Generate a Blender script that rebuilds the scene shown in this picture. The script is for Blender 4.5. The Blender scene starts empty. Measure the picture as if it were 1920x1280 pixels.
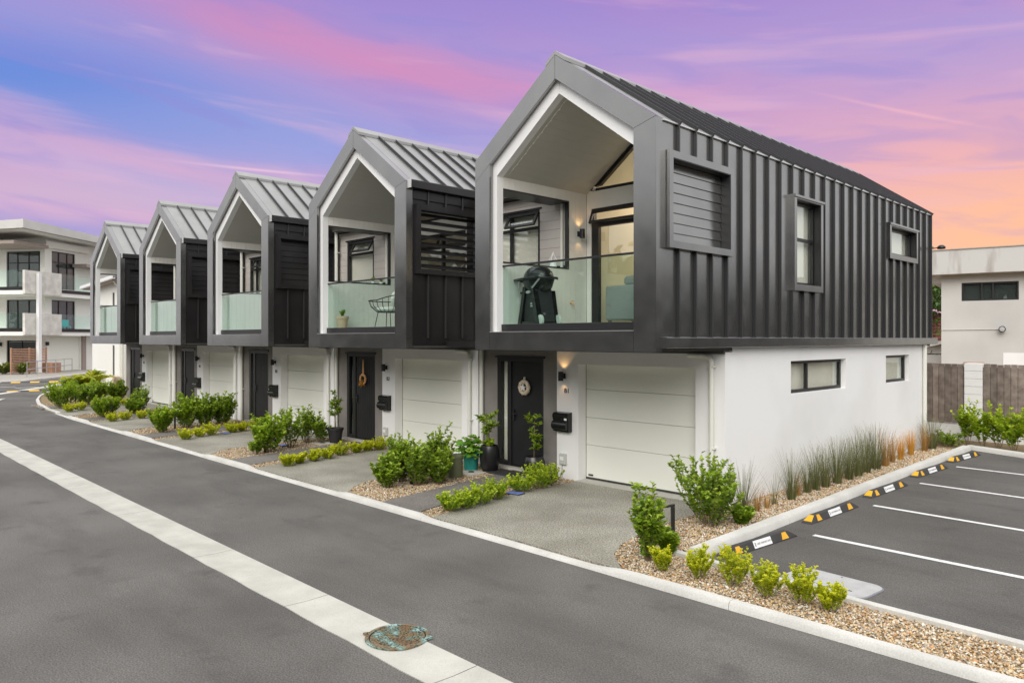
import bpy, bmesh, math, random
import numpy as np
from mathutils import Vector, Matrix
R = math.radians
random.seed(7); NR = np.random.default_rng(7)
SC = bpy.context.scene
COL = SC.collection

# ------------------------------------------------------------------ camera, sky, sun, exposure
cam_d = bpy.data.cameras.new("camera"); cam = bpy.data.objects.new("camera", cam_d); COL.objects.link(cam)
cam.location = (5.948, -8.538, 2.627); cam.rotation_euler = (R(90), 0, R(45.80))
cam_d.sensor_width = 36; cam_d.lens = 26.085; cam_d.shift_y = -0.00256
cam_d.clip_start = 0.1; cam_d.clip_end = 2000
SC.camera = cam
SC.view_settings.view_transform = 'Standard'; SC.view_settings.look = 'None'
SC.view_settings.exposure = 0.42; SC.view_settings.gamma = 1.0
SC.view_settings.use_curve_mapping = False
SUN_EL, SUN_AZ = 33, 149        # azimuth measured clockwise from +Y

def build_world():
    w = bpy.data.worlds.new("World"); SC.world = w; w.use_nodes = True
    nt = w.node_tree; nt.nodes.clear(); N = nt.nodes; L = nt.links
    def m(op, a, b=None, c=None, clamp=False):
        n = N.new('ShaderNodeMath'); n.operation = op; n.use_clamp = clamp
        for i, v in enumerate((a, b, c)):
            if v is None: continue
            if isinstance(v, (int, float)): n.inputs[i].default_value = v
            else: L.new(v, n.inputs[i])
        return n.outputs[0]
    def sstep(v, a, b):
        n = N.new('ShaderNodeMapRange'); n.interpolation_type = 'SMOOTHSTEP'
        L.new(v, n.inputs[0]); n.inputs[1].default_value = a; n.inputs[2].default_value = b
        return n.outputs[0]
    def gauss(az, el, a0, sa, e0, se):
        x = m('DIVIDE', m('SUBTRACT', az, a0), sa); y = m('DIVIDE', m('SUBTRACT', el, e0), se)
        return m('POWER', 2.718, m('MULTIPLY', m('ADD', m('MULTIPLY', x, x), m('MULTIPLY', y, y)), -1.0))
    def srgb(c):
        return tuple(((v / 255) / 12.92 if v < 10 else ((v / 255 + .055) / 1.055) ** 2.4) for v in c) + (1,)
    def mix(f, a, b):
        n = N.new('ShaderNodeMix'); n.data_type = 'RGBA'
        if isinstance(f, (int, float)): n.inputs[0].default_value = f
        else: L.new(f, n.inputs[0])
        for i, v in ((6, a), (7, b)):
            if isinstance(v, tuple): n.inputs[i].default_value = v
            else: L.new(v, n.inputs[i])
        return n.outputs[2]
    tc = N.new('ShaderNodeTexCoord')
    sep = N.new('ShaderNodeSeparateXYZ'); L.new(tc.outputs['Generated'], sep.inputs[0])
    X, Y, Z = sep.outputs
    a = R(45.8)
    p = m('ADD', m('MULTIPLY', X, math.cos(a)), m('MULTIPLY', Y, math.sin(a)))
    q = m('ADD', m('MULTIPLY', X, -math.sin(a)), m('MULTIPLY', Y, math.cos(a)))
    az = m('ARCTAN2', p, q); el = m('ARCSINE', Z)
    # bands of cloud: long streaks sinking slowly towards the right
    def streak(sx, sy, seed, tilt, detail, dist=0.6):
        v = m('ADD', el, m('MULTIPLY', az, tilt))
        cb = N.new('ShaderNodeCombineXYZ')
        L.new(m('MULTIPLY', az, sx), cb.inputs[0]); L.new(m('MULTIPLY', v, sy), cb.inputs[1]); cb.inputs[2].default_value = seed
        n = N.new('ShaderNodeTexNoise'); L.new(cb.outputs[0], n.inputs['Vector'])
        n.inputs['Scale'].default_value = 1; n.inputs['Detail'].default_value = detail; n.inputs['Distortion'].default_value = dist
        return n.outputs[0]
    n1 = streak(1.5, 9, 3.3, .15, 6); n2 = streak(2.2, 20, 8.1, .08, 7, .4); n3 = streak(1.0, 5, 14.7, .2, 4); n4 = streak(5, 26, 31.0, .12, 7, .8)
    K = 0.82     # the colours below are as they stand in the picture, after the exposure
    G = lambda k, az0, sa, e0, se, tilt=0.: m('MULTIPLY', gauss(az, el if not tilt else m('ADD', el, m('MULTIPLY', az, tilt)), az0, sa, e0, se), k)
    c = mix(sstep(n3, .38, .62), srgb((164, 156, 212)), srgb((182, 152, 204)))
    c = mix(m('MULTIPLY', sstep(n1, .46, .66), .75), c, srgb((206, 150, 190)))
    c = mix(G(.75, -.1, 1.2, .46, .10), c, srgb((150, 122, 200)))                       # violet overhead
    c = mix(G(.92, -.60, .26, .285, .055), c, srgb((88, 130, 212)))                     # blue gap on the left
    c = mix(G(.55, -.40, .30, .262, .035), c, srgb((130, 150, 214)))
    c = mix(G(.60, -.22, .22, .235, .05), c, srgb((148, 158, 216)))
    c = mix(G(.85, -.17, .30, .318, .032, .172), c, srgb((208, 138, 182)))              # broad pink band
    c = mix(G(.80, -.45, .50, .165, .038), c, srgb((204, 176, 204)))                    # pale rose low on the left
    c = mix(G(.80, -.62, .18, .112, .026), c, srgb((142, 156, 208)))
    c = mix(G(.80, .48, .30, .20, .085), c, srgb((228, 168, 186)))                      # rose and orange glow on the right
    c = mix(G(.98, .62, .34, .115, .095), c, srgb((255, 188, 142)))
    c = mix(m('MULTIPLY', sstep(n2, .50, .66), .45), c, srgb((226, 178, 202)))
    c = mix(m('MULTIPLY', sstep(n4, .48, .68), .34), c, srgb((142, 134, 206)))
    c = mix(G(.6, -.33, .075, .2019, .0016, .03), c, srgb((244, 200, 216)))             # contrails
    c = mix(G(.45, .487, .07, .4312, .0020, .344), c, srgb((248, 186, 190)))
    sc = N.new('ShaderNodeVectorMath'); sc.operation = 'SCALE'; L.new(c, sc.inputs[0]); sc.inputs['Scale'].default_value = K
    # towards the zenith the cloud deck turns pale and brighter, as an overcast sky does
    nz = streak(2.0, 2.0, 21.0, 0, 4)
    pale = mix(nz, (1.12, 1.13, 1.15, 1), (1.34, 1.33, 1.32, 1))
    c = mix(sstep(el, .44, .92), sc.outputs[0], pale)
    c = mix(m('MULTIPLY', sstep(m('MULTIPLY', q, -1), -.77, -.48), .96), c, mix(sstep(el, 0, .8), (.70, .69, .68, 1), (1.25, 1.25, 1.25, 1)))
    sky = N.new('ShaderNodeTexSky'); sky.sky_type = 'NISHITA'; sky.sun_disc = False
    sky.sun_elevation = R(SUN_EL); sky.sun_rotation = R(SUN_AZ)
    b1 = N.new('ShaderNodeBackground'); L.new(sky.outputs[0], b1.inputs[0]); b1.inputs[1].default_value = .1
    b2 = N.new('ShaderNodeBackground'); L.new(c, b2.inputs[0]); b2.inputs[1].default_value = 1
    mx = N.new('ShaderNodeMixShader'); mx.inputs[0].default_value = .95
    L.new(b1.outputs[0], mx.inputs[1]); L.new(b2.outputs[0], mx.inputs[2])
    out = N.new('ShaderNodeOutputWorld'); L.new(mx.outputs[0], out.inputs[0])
build_world()
sun_d = bpy.data.lights.new("sun", 'SUN'); sun = bpy.data.objects.new("sun", sun_d); COL.objects.link(sun)
sun_d.energy = 1.5; sun_d.angle = R(40); sun_d.color = (1, .96, .89)
sun.location = (20, -20, 30)
_d = Vector((math.sin(R(SUN_AZ)) * math.cos(R(SUN_EL)), math.cos(R(SUN_AZ)) * math.cos(R(SUN_EL)), math.sin(R(SUN_EL))))
sun.rotation_euler = _d.to_track_quat('Z', 'Y').to_euler()

# ------------------------------------------------------------------ materials
M = {}
def pm(name, c1, c2=None, scale=4., rough=.6, metal=0., bump=0., bscale=60., spec=.5, rvar=0., detail=6., fine=None, attr=None, trans=0., lo=.35, hi=.65, coat=0., bdetail=4., objrand=0.):
    m = bpy.data.materials.new(name); m.use_nodes = True; nt = m.node_tree; N = nt.nodes; L = nt.links
    b = N['Principled BSDF']; out = N['Material Output']
    b.inputs['Roughness'].default_value = rough; b.inputs['Metallic'].default_value = metal
    b.inputs['Specular IOR Level'].default_value = spec
    if coat: b.inputs['Coat Weight'].default_value = coat; b.inputs['Coat Roughness'].default_value = .08
    geo = N.new('ShaderNodeNewGeometry')
    def noise(s, d=6.):
        n = N.new('ShaderNodeTexNoise'); L.new(geo.outputs['Position'], n.inputs['Vector'])
        n.inputs['Scale'].default_value = s; n.inputs['Detail'].default_value = d; return n
    def rng(o, a, bb, lo_, hi_):
        r = N.new('ShaderNodeMapRange'); L.new(o, r.inputs[0]); r.inputs[1].default_value = a; r.inputs[2].default_value = bb
        r.inputs[3].default_value = lo_; r.inputs[4].default_value = hi_; return r.outputs[0]
    def mix(f, a, bb, mode='MIX'):
        n = N.new('ShaderNodeMix'); n.data_type = 'RGBA'; n.blend_type = mode
        if isinstance(f, (int, float)): n.inputs[0].default_value = f
        else: L.new(f, n.inputs[0])
        for i, v in ((6, a), (7, bb)):
            if isinstance(v, tuple): n.inputs[i].default_value = (*v, 1)
            else: L.new(v, n.inputs[i])
        return n.outputs[2]
    col = None
    if attr:
        at = N.new('ShaderNodeAttribute'); at.attribute_name = attr
        col = mix(at.outputs['Fac'], c1, c2)
    elif c2:
        n = noise(scale, detail); col = mix(rng(n.outputs[0], lo, hi, 0, 1), c1, c2)
    if fine:      # (scale, dark factor, light factor) speckle
        n = noise(fine[0], 2.); f = rng(n.outputs[0], .3, .7, fine[1], fine[2])
        cc = N.new('ShaderNodeVectorMath'); cc.operation = 'SCALE'
        if col is None: cc.inputs[0].default_value = c1
        else: L.new(col, cc.inputs[0])
        L.new(f, cc.inputs['Scale']); col = cc.outputs[0]
    if objrand:   # each board its own tone
        oi = N.new('ShaderNodeObjectInfo'); cc = N.new('ShaderNodeVectorMath'); cc.operation = 'SCALE'; L.new(col, cc.inputs[0]); L.new(rng(oi.outputs['Random'], 0, 1, 1 - objrand, 1 + objrand), cc.inputs['Scale']); col = cc.outputs[0]
    if col is None: b.inputs['Base Color'].default_value = (*c1, 1)
    else: L.new(col, b.inputs['Base Color'])
    if rvar:
        n = noise(3., 4.); L.new(rng(n.outputs[0], .3, .7, max(0, rough - rvar), rough + rvar), b.inputs['Roughness'])
    if bump:
        n = noise(bscale, bdetail); bp = N.new('ShaderNodeBump'); bp.inputs['Strength'].default_value = bump; bp.inputs['Distance'].default_value = .01
        L.new(n.outputs[0], bp.inputs['Height']); L.new(bp.outputs[0], b.inputs['Normal'])
    if trans:
        t = N.new('ShaderNodeBsdfTranslucent')
        if col is None: t.inputs[0].default_value = (*c1, 1)
        else: L.new(col, t.inputs[0])
        ms = N.new('ShaderNodeMixShader'); ms.inputs[0].default_value = trans
        L.new(b.outputs[0], ms.inputs[1]); L.new(t.outputs[0], ms.inputs[2]); L.new(ms.outputs[0], out.inputs[0])
    M[name] = m; return m
def glass(name, tint, k=1.0, rough=.01):
    m = bpy.data.materials.new(name); m.use_nodes = True; nt = m.node_tree; N = nt.nodes; L = nt.links
    N.remove(N['Principled BSDF']); out = N['Material Output']
    t = N.new('ShaderNodeBsdfTransparent'); t.inputs[0].default_value = (*tint, 1)
    g = N.new('ShaderNodeBsdfGlossy'); g.inputs['Roughness'].default_value = rough; g.inputs[0].default_value = (.95, 1, .97, 1)
    lw = N.new('ShaderNodeLayerWeight'); lw.inputs[0].default_value = .5; pw = N.new('ShaderNodeMath'); pw.operation = 'POWER'; pw.inputs[1].default_value = 4.5
    L.new(lw.outputs['Facing'], pw.inputs[0])
    mm = N.new('ShaderNodeMath'); mm.operation = 'MULTIPLY_ADD'; mm.inputs[1].default_value = .9; mm.inputs[2].default_value = .04 * k; mm.use_clamp = True
    L.new(pw.outputs[0], mm.inputs[0])
    ms = N.new('ShaderNodeMixShader'); L.new(mm.outputs[0], ms.inputs[0]); L.new(t.outputs[0], ms.inputs[1]); L.new(g.outputs[0], ms.inputs[2])
    L.new(ms.outputs[0], out.inputs[0]); M[name] = m
def emit(name, c, s):
    m = bpy.data.materials.new(name); m.use_nodes = True; b = m.node_tree.nodes['Principled BSDF']
    b.inputs['Base Color'].default_value = (*c, 1); b.inputs['Emission Color'].default_value = (*c, 1); b.inputs['Emission Strength'].default_value = s
    M[name] = m

pm('metal_grey', (.26, .26, .26), (.29, .29, .285), scale=1.3, rough=.22, metal=.9, bump=.09, bscale=.9, rvar=.04, bdetail=0.)
pm('rib_shade', (.045, .045, .047), rough=.35, metal=.4)  # same metal as the pans; the ribs' dark side reflections put into the colour
pm('metal_dark', (.038, .036, .037), (.050, .048, .049), scale=1.3, rough=.34, metal=.6, bump=.04, bscale=.9, rvar=.05, bdetail=0.)
pm('roof_metal', (.30, .30, .295), (.35, .35, .345), scale=.9, rough=.40, metal=.7, bump=.04, bscale=1, rvar=.07, bdetail=0.)
pm('black_alu', (.016, .016, .017), rough=.38, spec=.5)
pm('dark_soffit', (.07, .068, .066), rough=.6)
pm('white_plaster', (.755, .75, .74), (.84, .84, .838), scale=.55, lo=.28, hi=.55, rough=.8, bump=.06, bscale=90, spec=.25)
pm('white_trim', (.80, .80, .80), rough=.55, spec=.35)
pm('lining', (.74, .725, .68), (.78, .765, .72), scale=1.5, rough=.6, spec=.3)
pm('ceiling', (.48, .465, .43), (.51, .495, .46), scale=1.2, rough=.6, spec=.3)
pm('garage', (.79, .80, .73), (.82, .825, .76), scale=.7, rough=.5, spec=.35)
pm('garage_seal', (.58, .58, .54), rough=.8)
pm('grey_concrete', (.20, .185, .172), (.26, .242, .226), scale=1.6, rough=.75, bump=.1, bscale=30)
pm('board', (.50, .465, .425), (.55, .515, .475), scale=1.2, rough=.65)
pm('door_black', (.016, .016, .018), (.021, .021, .023), scale=3, rough=.5, spec=.3)
pm('pipe_white', (.72, .72, .66), rough=.45)
pm('blind', (.86, .83, .73), (.90, .87, .78), scale=1, rough=.9)
pm('room', (.74, .68, .55), (.78, .72, .59), scale=.6, rough=.8)
pm('sofa', (.27, .33, .34), (.31, .37, .38), scale=60, rough=.95, bump=.3, bscale=250)
pm('concrete', (.44, .43, .385), (.54, .53, .48), scale=2.2, rough=.85, bump=.15, bscale=60, fine=(90, .90, 1.06))
pm('kerb', (.54, .53, .495), (.65, .64, .605), scale=1.7, rough=.85, bump=.15, bscale=50, fine=(70, .88, 1.06))
def asphalt(name, c1, c2, spots):
    m = pm(name, c1, c2, scale=.45, rough=.9, bump=.5, bscale=150, fine=(70, .62, 1.42), lo=.3, hi=.7, spec=.3); nt = m.node_tree; N = nt.nodes; L = nt.links; b = N['Principled BSDF']
    src = b.inputs['Base Color'].links[0].from_socket; geo = N.new('ShaderNodeNewGeometry')
    def nz(scale3, d, lo, hi):
        mp = N.new('ShaderNodeMapping'); mp.inputs['Scale'].default_value = scale3; L.new(geo.outputs['Position'], mp.inputs[0])
        n = N.new('ShaderNodeTexNoise'); n.inputs['Scale'].default_value = 1; n.inputs['Detail'].default_value = d; n.inputs['Roughness'].default_value = .65; L.new(mp.outputs[0], n.inputs['Vector'])
        r = N.new('ShaderNodeMapRange'); L.new(n.outputs[0], r.inputs[0]); r.inputs[1].default_value = lo; r.inputs[2].default_value = hi; return r.outputs[0]
    def mix(f, a, bb, k):
        mm = N.new('ShaderNodeMath'); mm.operation = 'MULTIPLY'; L.new(f, mm.inputs[0]); mm.inputs[1].default_value = k
        n = N.new('ShaderNodeMix'); n.data_type = 'RGBA'; L.new(mm.outputs[0], n.inputs[0]); L.new(a, n.inputs[6]); n.inputs[7].default_value = (*bb, 1); return n.outputs[2]
    c = mix(nz((.35, 1.1, 1), 6, .48, .78), src, tuple(v * .6 for v in c1), spots * .8)       # dark worn streaks along the lane
    c = mix(nz((1.3, 1.1, 1), 5, .58, .78), c, tuple(v * .6 for v in c1), spots)           # drips and patches
    c = mix(nz((3.1, 4.3, 1), 4, .70, .76), c, (.36, .34, .29), .4)                  # pale dried mud and scuffs
    L.new(c, b.inputs['Base Color'])
asphalt('asphalt', (.102, .097, .090), (.158, .151, .141), .7)
asphalt('parking_asphalt', (.085, .080, .074), (.130, .124, .116), .75)
pm('aggregate', (.235, .222, .182), (.345, .33, .28), scale=.9, rough=.9, bump=.6, bscale=70, fine=(48, .42, 1.62), spec=.3)
pm('path_aggregate', (.15, .14, .125), (.205, .192, .175), scale=.9, rough=.9, bump=.5, bscale=80, fine=(55, .5, 1.5), spec=.3)
pm('soil', (.20, .14, .075), (.30, .22, .12), scale=9, rough=1, bump=.6, bscale=50, fine=(60, .6, 1.3))
pm('line_paint', (.42, .42, .41), (.78, .78, .77), scale=16, lo=.28, hi=.42, rough=.7, fine=(60, .85, 1.05))
pm('paver_far', (.33, .31, .27), (.38, .36, .32), scale=1, rough=.9)
pm('rubber', (.035, .034, .034), (.045, .044, .044), scale=5, rough=.65)
pm('amber', (.80, .42, .02), rough=.4)
pm('sign_white', (.82, .82, .82), rough=.4)
pm('ink', (.03, .03, .035), rough=.6)
pm('ink_soft', (.20, .20, .23), rough=.6)
pm('pot_black', (.012, .012, .013), rough=.28, spec=.6)
pm('pot_plastic', (.02, .02, .022), rough=.6)
pm('pot_teal', (.02, .28, .24), (.03, .33, .29), scale=6, rough=.45)
pm('drum_green', (.115, .125, .065), (.135, .145, .08), scale=4, rough=.5)
pm('terracotta', (.62, .42, .30), rough=.8)
pm('mulch', (.09, .06, .035), (.14, .09, .05), scale=30, rough=1)
pm('bark', (.16, .11, .065), (.22, .16, .09), scale=30, rough=.9)
pm('leaf_green', (.115, .235, .018), (.42, .56, .04), attr='tint', rough=.38, trans=.34)
pm('leaf_bright', (.15, .29, .016), (.46, .60, .03), attr='tint', rough=.42, trans=.38)
pm('leaf_lime', (.36, .48, .014), (.84, .80, .03), attr='tint', rough=.5, trans=.45)
pm('leaf_fresh', (.21, .39, .014), (.60, .68, .035), attr='tint', rough=.45, trans=.38)
pm('leaf_hydrangea', (.14, .34, .03), (.30, .50, .06), attr='tint', rough=.5, trans=.38)
pm('leaf_olive', (.09, .16, .03), (.30, .30, .05), attr='tint', rough=.5, trans=.2)
pm('leaf_palm', (.30, .42, .03), (.70, .66, .06), attr='tint', rough=.45, trans=.38)
pm('leaf_tree', (.035, .09, .015), (.12, .22, .02), attr='tint', rough=.5, trans=.15)
pm('leaf_unseen', (.020, .026, .017), (.05, .06, .035), attr='tint', rough=.6)  # leaves of the added tree belt, darkened for its reflection in the metal
pm('grass_green', (.07, .085, .025), (.22, .225, .085), attr='tint', rough=.6, trans=.2)
pm('grass_brown', (.30, .15, .04), (.52, .32, .10), attr='tint', rough=.6, trans=.2)
pm('grass_orange', (.52, .24, .03), (.72, .40, .06), attr='tint', rough=.6, trans=.2)
pm('timber_grey', (.15, .115, .095), (.26, .215, .185), scale=6, rough=.85, bump=.3, bscale=25, objrand=.28)
pm('timber_pale', (.30, .27, .23), (.36, .33, .29), scale=6, rough=.85)
pm('timber_brown', (.36, .20, .13), (.44, .26, .17), scale=5, rough=.7)
pm('stucco_old', (.52, .51, .49), (.60, .59, .565), scale=.6, rough=.9, bump=.1, bscale=40)
pm('board_concrete', (.56, .54, .49), (.72, .70, .65), scale=2.0, rough=.85, bump=.2, bscale=8)
pm('cream_render', (.83, .82, .775), (.87, .86, .815), scale=.5, rough=.8)
pm('taupe', (.36, .30, .27), rough=.8)
pm('tile_red', (.20, .075, .055), (.30, .13, .10), scale=8, rough=.8)
pm('steel', (.55, .55, .55), rough=.3, metal=.9)
pm('yellow_rubber', (.75, .45, .03), rough=.6)
pm('wicker', (.63, .52, .38), (.72, .62, .48), scale=60, rough=.9)
pm('dried', (.42, .19, .08), (.6, .3, .14), scale=40, rough=.9)
pm('raffia', (.66, .36, .16), rough=.9)
pm('star_white', (.82, .81, .78), rough=.6)
pm('cushion', (.76, .70, .66), (.80, .75, .71), scale=20, rough=.95)
pm('grey_plastic', (.52, .53, .50), rough=.5)
pm('blue_lid', (.16, .22, .52), rough=.45)
pm('lid_concrete', (.38, .38, .38), (.45, .45, .45), scale=5, rough=.8, bump=.15, bscale=50, fine=(80, .9, 1.08))
pm('turquoise', (.02, .42, .45), rough=.5)
pm('tan_box', (.62, .48, .36), rough=.8)
pm('lounger_grey', (.20, .21, .20), (.28, .29, .28), scale=30, rough=.9)
pm('enamel', (.010, .010, .011), rough=.25, spec=.45, coat=.1)
pm('warm_white', (.8, .78, .7), rough=.5)
pm('silver', (.62, .62, .62), rough=.35, metal=.6)
glass('balustrade_glass', (.90, .98, .952), 1.1)
glass('window_glass', (.975, .985, .975), 2.0)
glass('dark_glass', (.50, .53, .54), 1.8)
emit('lamp_glow', (1, .72, .35), 6)
emit('down_glow', (1, .85, .6), 6)
# rusty, verdigris-stained casting
def manhole_mat():
    m = pm('casting', (.10, .075, .05), rough=.7); nt = m.node_tree; N = nt.nodes; L = nt.links; b = N['Principled BSDF']
    geo = N.new('ShaderNodeNewGeometry')
    def nz(s, d):
        n = N.new('ShaderNodeTexNoise'); n.inputs['Scale'].default_value = s; n.inputs['Detail'].default_value = d; L.new(geo.outputs['Position'], n.inputs['Vector']); return n.outputs[0]
    r = N.new('ShaderNodeValToRGB'); L.new(nz(6.5, 4), r.inputs[0])
    e = r.color_ramp.elements
    e[0].position = .34; e[0].color = (.20, .105, .05, 1); e[1].position = .62; e[1].color = (.34, .48, .46, 1)
    x = e.new(.48); x.color = (.20, .15, .075, 1); x = e.new(.55); x.color = (.16, .25, .21, 1)
    r2 = N.new('ShaderNodeValToRGB'); L.new(nz(55, 2), r2.inputs[0]); r2.color_ramp.elements[0].position = .38; r2.color_ramp.elements[1].position = .50
    mx = N.new('ShaderNodeMix'); mx.data_type = 'RGBA'; L.new(r2.outputs[0], mx.inputs[0]); mx.inputs[6].default_value = (.045, .05, .045, 1); L.new(r.outputs[0], mx.inputs[7])
    L.new(mx.outputs[2], b.inputs['Base Color'])
manhole_mat()
# old parapet with rain streaks running down from its coping
def streak_mat():
    m = pm('parapet', (.50, .49, .47), rough=.9); nt = m.node_tree; N = nt.nodes; L = nt.links; b = N['Principled BSDF']
    geo = N.new('ShaderNodeNewGeometry'); mp = N.new('ShaderNodeMapping'); mp.inputs['Scale'].default_value = (2.6, 2.6, .5); L.new(geo.outputs['Position'], mp.inputs[0])
    n = N.new('ShaderNodeTexNoise'); n.inputs['Scale'].default_value = 1; n.inputs['Detail'].default_value = 7; L.new(mp.outputs[0], n.inputs['Vector'])
    r = N.new('ShaderNodeValToRGB'); L.new(n.outputs[0], r.inputs[0]); e = r.color_ramp.elements
    e[0].position = .30; e[0].color = (.34, .31, .28, 1); e[1].position = .50; e[1].color = (.55, .54, .52, 1)
    L.new(r.outputs[0], b.inputs['Base Color'])
streak_mat()
# pebbles: colour carried by the stone
def pebble_mat():
    m = pm('pebble', (.4, .3, .2), rough=.65); nt = m.node_tree; N = nt.nodes; L = nt.links
    at = N.new('ShaderNodeAttribute'); at.attribute_name = 'stone'; L.new(at.outputs['Color'], N['Principled BSDF'].inputs['Base Color'])
pebble_mat()

# ------------------------------------------------------------------ mesh helpers
class MB:
    def __init__(s): s.v = []; s.f = []; s.sm = False
    def add(s, vs, fs):
        o = len(s.v); s.v += [tuple(p) for p in vs]; s.f += [tuple(i + o for i in f) for f in fs]
    def box(s, x0, x1, y0, y1, z0, z1):
        s.add([(x0, y0, z0), (x1, y0, z0), (x1, y1, z0), (x0, y1, z0), (x0, y0, z1), (x1, y0, z1), (x1, y1, z1), (x0, y1, z1)],
              [(3, 2, 1, 0), (4, 5, 6, 7), (0, 1, 5, 4), (1, 2, 6, 5), (2, 3, 7, 6), (3, 0, 4, 7)])
    def prism(s, pts, lo, hi, axis='y'):      # polygon (a, b) extruded; axis y: (x, z), x: (y, z), z: (x, y)
        def P(a, b, c): return {'y': (a, c, b), 'x': (c, a, b), 'z': (a, b, c)}[axis]
        n = len(pts); A = [P(a, b, lo) for a, b in pts]; B = [P(a, b, hi) for a, b in pts]
        s.add(A + B, [tuple(range(n)), tuple(range(2 * n - 1, n - 1, -1))] + [(i, i + n, (i + 1) % n + n, (i + 1) % n) for i in range(n)])
    def tube(s, path, r, n=8, caps=True):
        path = [Vector(p) for p in path]; rr = r if isinstance(r, (list, tuple)) else [r] * len(path)
        o = len(s.v); up = None
        for i, p in enumerate(path):
            d = (path[min(i + 1, len(path) - 1)] - path[max(i - 1, 0)]).normalized()
            if up is None: up = Vector((0, 0, 1)) if abs(d.z) < .9 else Vector((1, 0, 0))
            a = d.cross(up).normalized(); b = a.cross(d).normalized(); up = b
            for k in range(n):
                t = 2 * math.pi * k / n; s.v.append(tuple(p + (a * math.cos(t) + b * math.sin(t)) * rr[i]))
        for i in range(len(path) - 1):
            for k in range(n):
                s.f.append((o + i * n + k, o + i * n + (k + 1) % n, o + (i + 1) * n + (k + 1) % n, o + (i + 1) * n + k))
        if caps:
            s.f.append(tuple(o + k for k in range(n))[::-1]); s.f.append(tuple(o + (len(path) - 1) * n + k for k in range(n)))
    def lathe(s, prof, n=24, c=(0, 0, 0), axis='z', sx=1, sy=1):
        o = len(s.v)
        for r, z in prof:
            for k in range(n):
                t = 2 * math.pi * k / n; a, b = r * math.cos(t) * sx, r * math.sin(t) * sy
                p = {'z': (a, b, z), 'y': (a, z, b), 'x': (z, a, b)}[axis]
                s.v.append((p[0] + c[0], p[1] + c[1], p[2] + c[2]))
        for i in range(len(prof) - 1):
            for k in range(n):
                s.f.append((o + i * n + k, o + i * n + (k + 1) % n, o + (i + 1) * n + (k + 1) % n, o + (i + 1) * n + k))
        if prof[0][0] > 1e-5: s.f.append(tuple(o + k for k in range(n))[::-1])
        if prof[-1][0] > 1e-5: s.f.append(tuple(o + (len(prof) - 1) * n + k for k in range(n)))
    def mesh(s, name, mat, smooth=None):
        me = bpy.data.meshes.new(name); me.from_pydata(s.v, [], s.f)
        bm = bmesh.new(); bm.from_mesh(me); bmesh.ops.recalc_face_normals(bm, faces=bm.faces); bm.to_mesh(me); bm.free()
        me.materials.append(M[mat])
        if smooth is None: smooth = s.sm
        if smooth:
            me.polygons.foreach_set('use_smooth', [True] * len(me.polygons))
            if isinstance(smooth, float): me.set_sharp_from_angle(angle=R(smooth))
        return me
CACHE = {}
def link(name, me, parent=None, loc=(0, 0, 0), rot=(0, 0, 0)):
    o = bpy.data.objects.new(name, me); COL.objects.link(o); o.parent = parent; o.location = loc; o.rotation_euler = rot; return o
def part(parent, name, mat, fn, key=None, smooth=None, loc=(0, 0, 0), rot=(0, 0, 0)):
    if key is not None and key in CACHE: me = CACHE[key]
    else:
        mb = MB(); fn(mb); me = mb.mesh(name, mat, smooth)
        if key is not None: CACHE[key] = me
    return link(name, me, parent, loc, rot)
def pbox(parent, name, mat, x0, x1, y0, y1, z0, z1, c=0., rot=(0, 0, 0)):
    """A box part; alike boxes share their mesh. c chamfers the edges."""
    d = (round(x1 - x0, 4), round(y1 - y0, 4), round(z1 - z0, 4)); key = ('box', d, mat, c, name)
    if key in CACHE: me = CACHE[key]
    else:
        mb = MB(); mb.box(-d[0] / 2, d[0] / 2, -d[1] / 2, d[1] / 2, -d[2] / 2, d[2] / 2); me = mb.mesh(name, mat)
        if c:
            bm = bmesh.new(); bm.from_mesh(me); bmesh.ops.bevel(bm, geom=bm.edges[:], offset=c, segments=1, affect='EDGES'); bm.to_mesh(me); bm.free()
        CACHE[key] = me
    return link(name, me, parent, ((x0 + x1) / 2, (y0 + y1) / 2, (z0 + z1) / 2), rot)
def T(name, label, cat, loc=(0, 0, 0), rz=0., group=None):
    o = bpy.data.objects.new(name, None); COL.objects.link(o); o.location = loc; o.rotation_euler = (0, 0, rz)
    o.empty_display_size = .2
    o['label'] = label; o['category'] = cat
    if group: o['group'] = group
    return o
def tag(o, label, cat, group=None):
    o['label'] = label; o['category'] = cat
    if group: o['group'] = group
    return o
def struct(o): o['kind'] = 'structure'; return o
def grid_wall(u0, u1, v0, v1, holes, put):
    us = sorted({u0, u1, *[h[0] for h in holes], *[h[1] for h in holes]}); vs = sorted({v0, v1, *[h[2] for h in holes], *[h[3] for h in holes]})
    us = [u for u in us if u0 <= u <= u1]; vs = [v for v in vs if v0 <= v <= v1]
    for a, b in zip(us, us[1:]):
        run = None
        for c, d in zip(vs, vs[1:]):
            inside = any(h[0] < (a + b) / 2 < h[1] and h[2] < (c + d) / 2 < h[3] for h in holes)
            if not inside: run = (run[0], d) if run else (c, d)
            if inside and run: put(a, b, *run); run = None
        if run: put(a, b, *run)
def text_mesh(s, size, mat, depth=.004):
    key = ('txt', s, size, mat)
    if key in CACHE: return CACHE[key]
    cu = bpy.data.curves.new('t', 'FONT'); cu.body = s; cu.size = size; cu.extrude = depth; cu.align_x = 'CENTER'; cu.align_y = 'CENTER'
    o = bpy.data.objects.new('t', cu); COL.objects.link(o)
    bpy.context.view_layer.update()
    me = bpy.data.meshes.new_from_object(o.evaluated_get(bpy.context.evaluated_depsgraph_get()))
    bpy.data.objects.remove(o); me.materials.clear(); me.materials.append(M[mat]); CACHE[key] = me; return me

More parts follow.
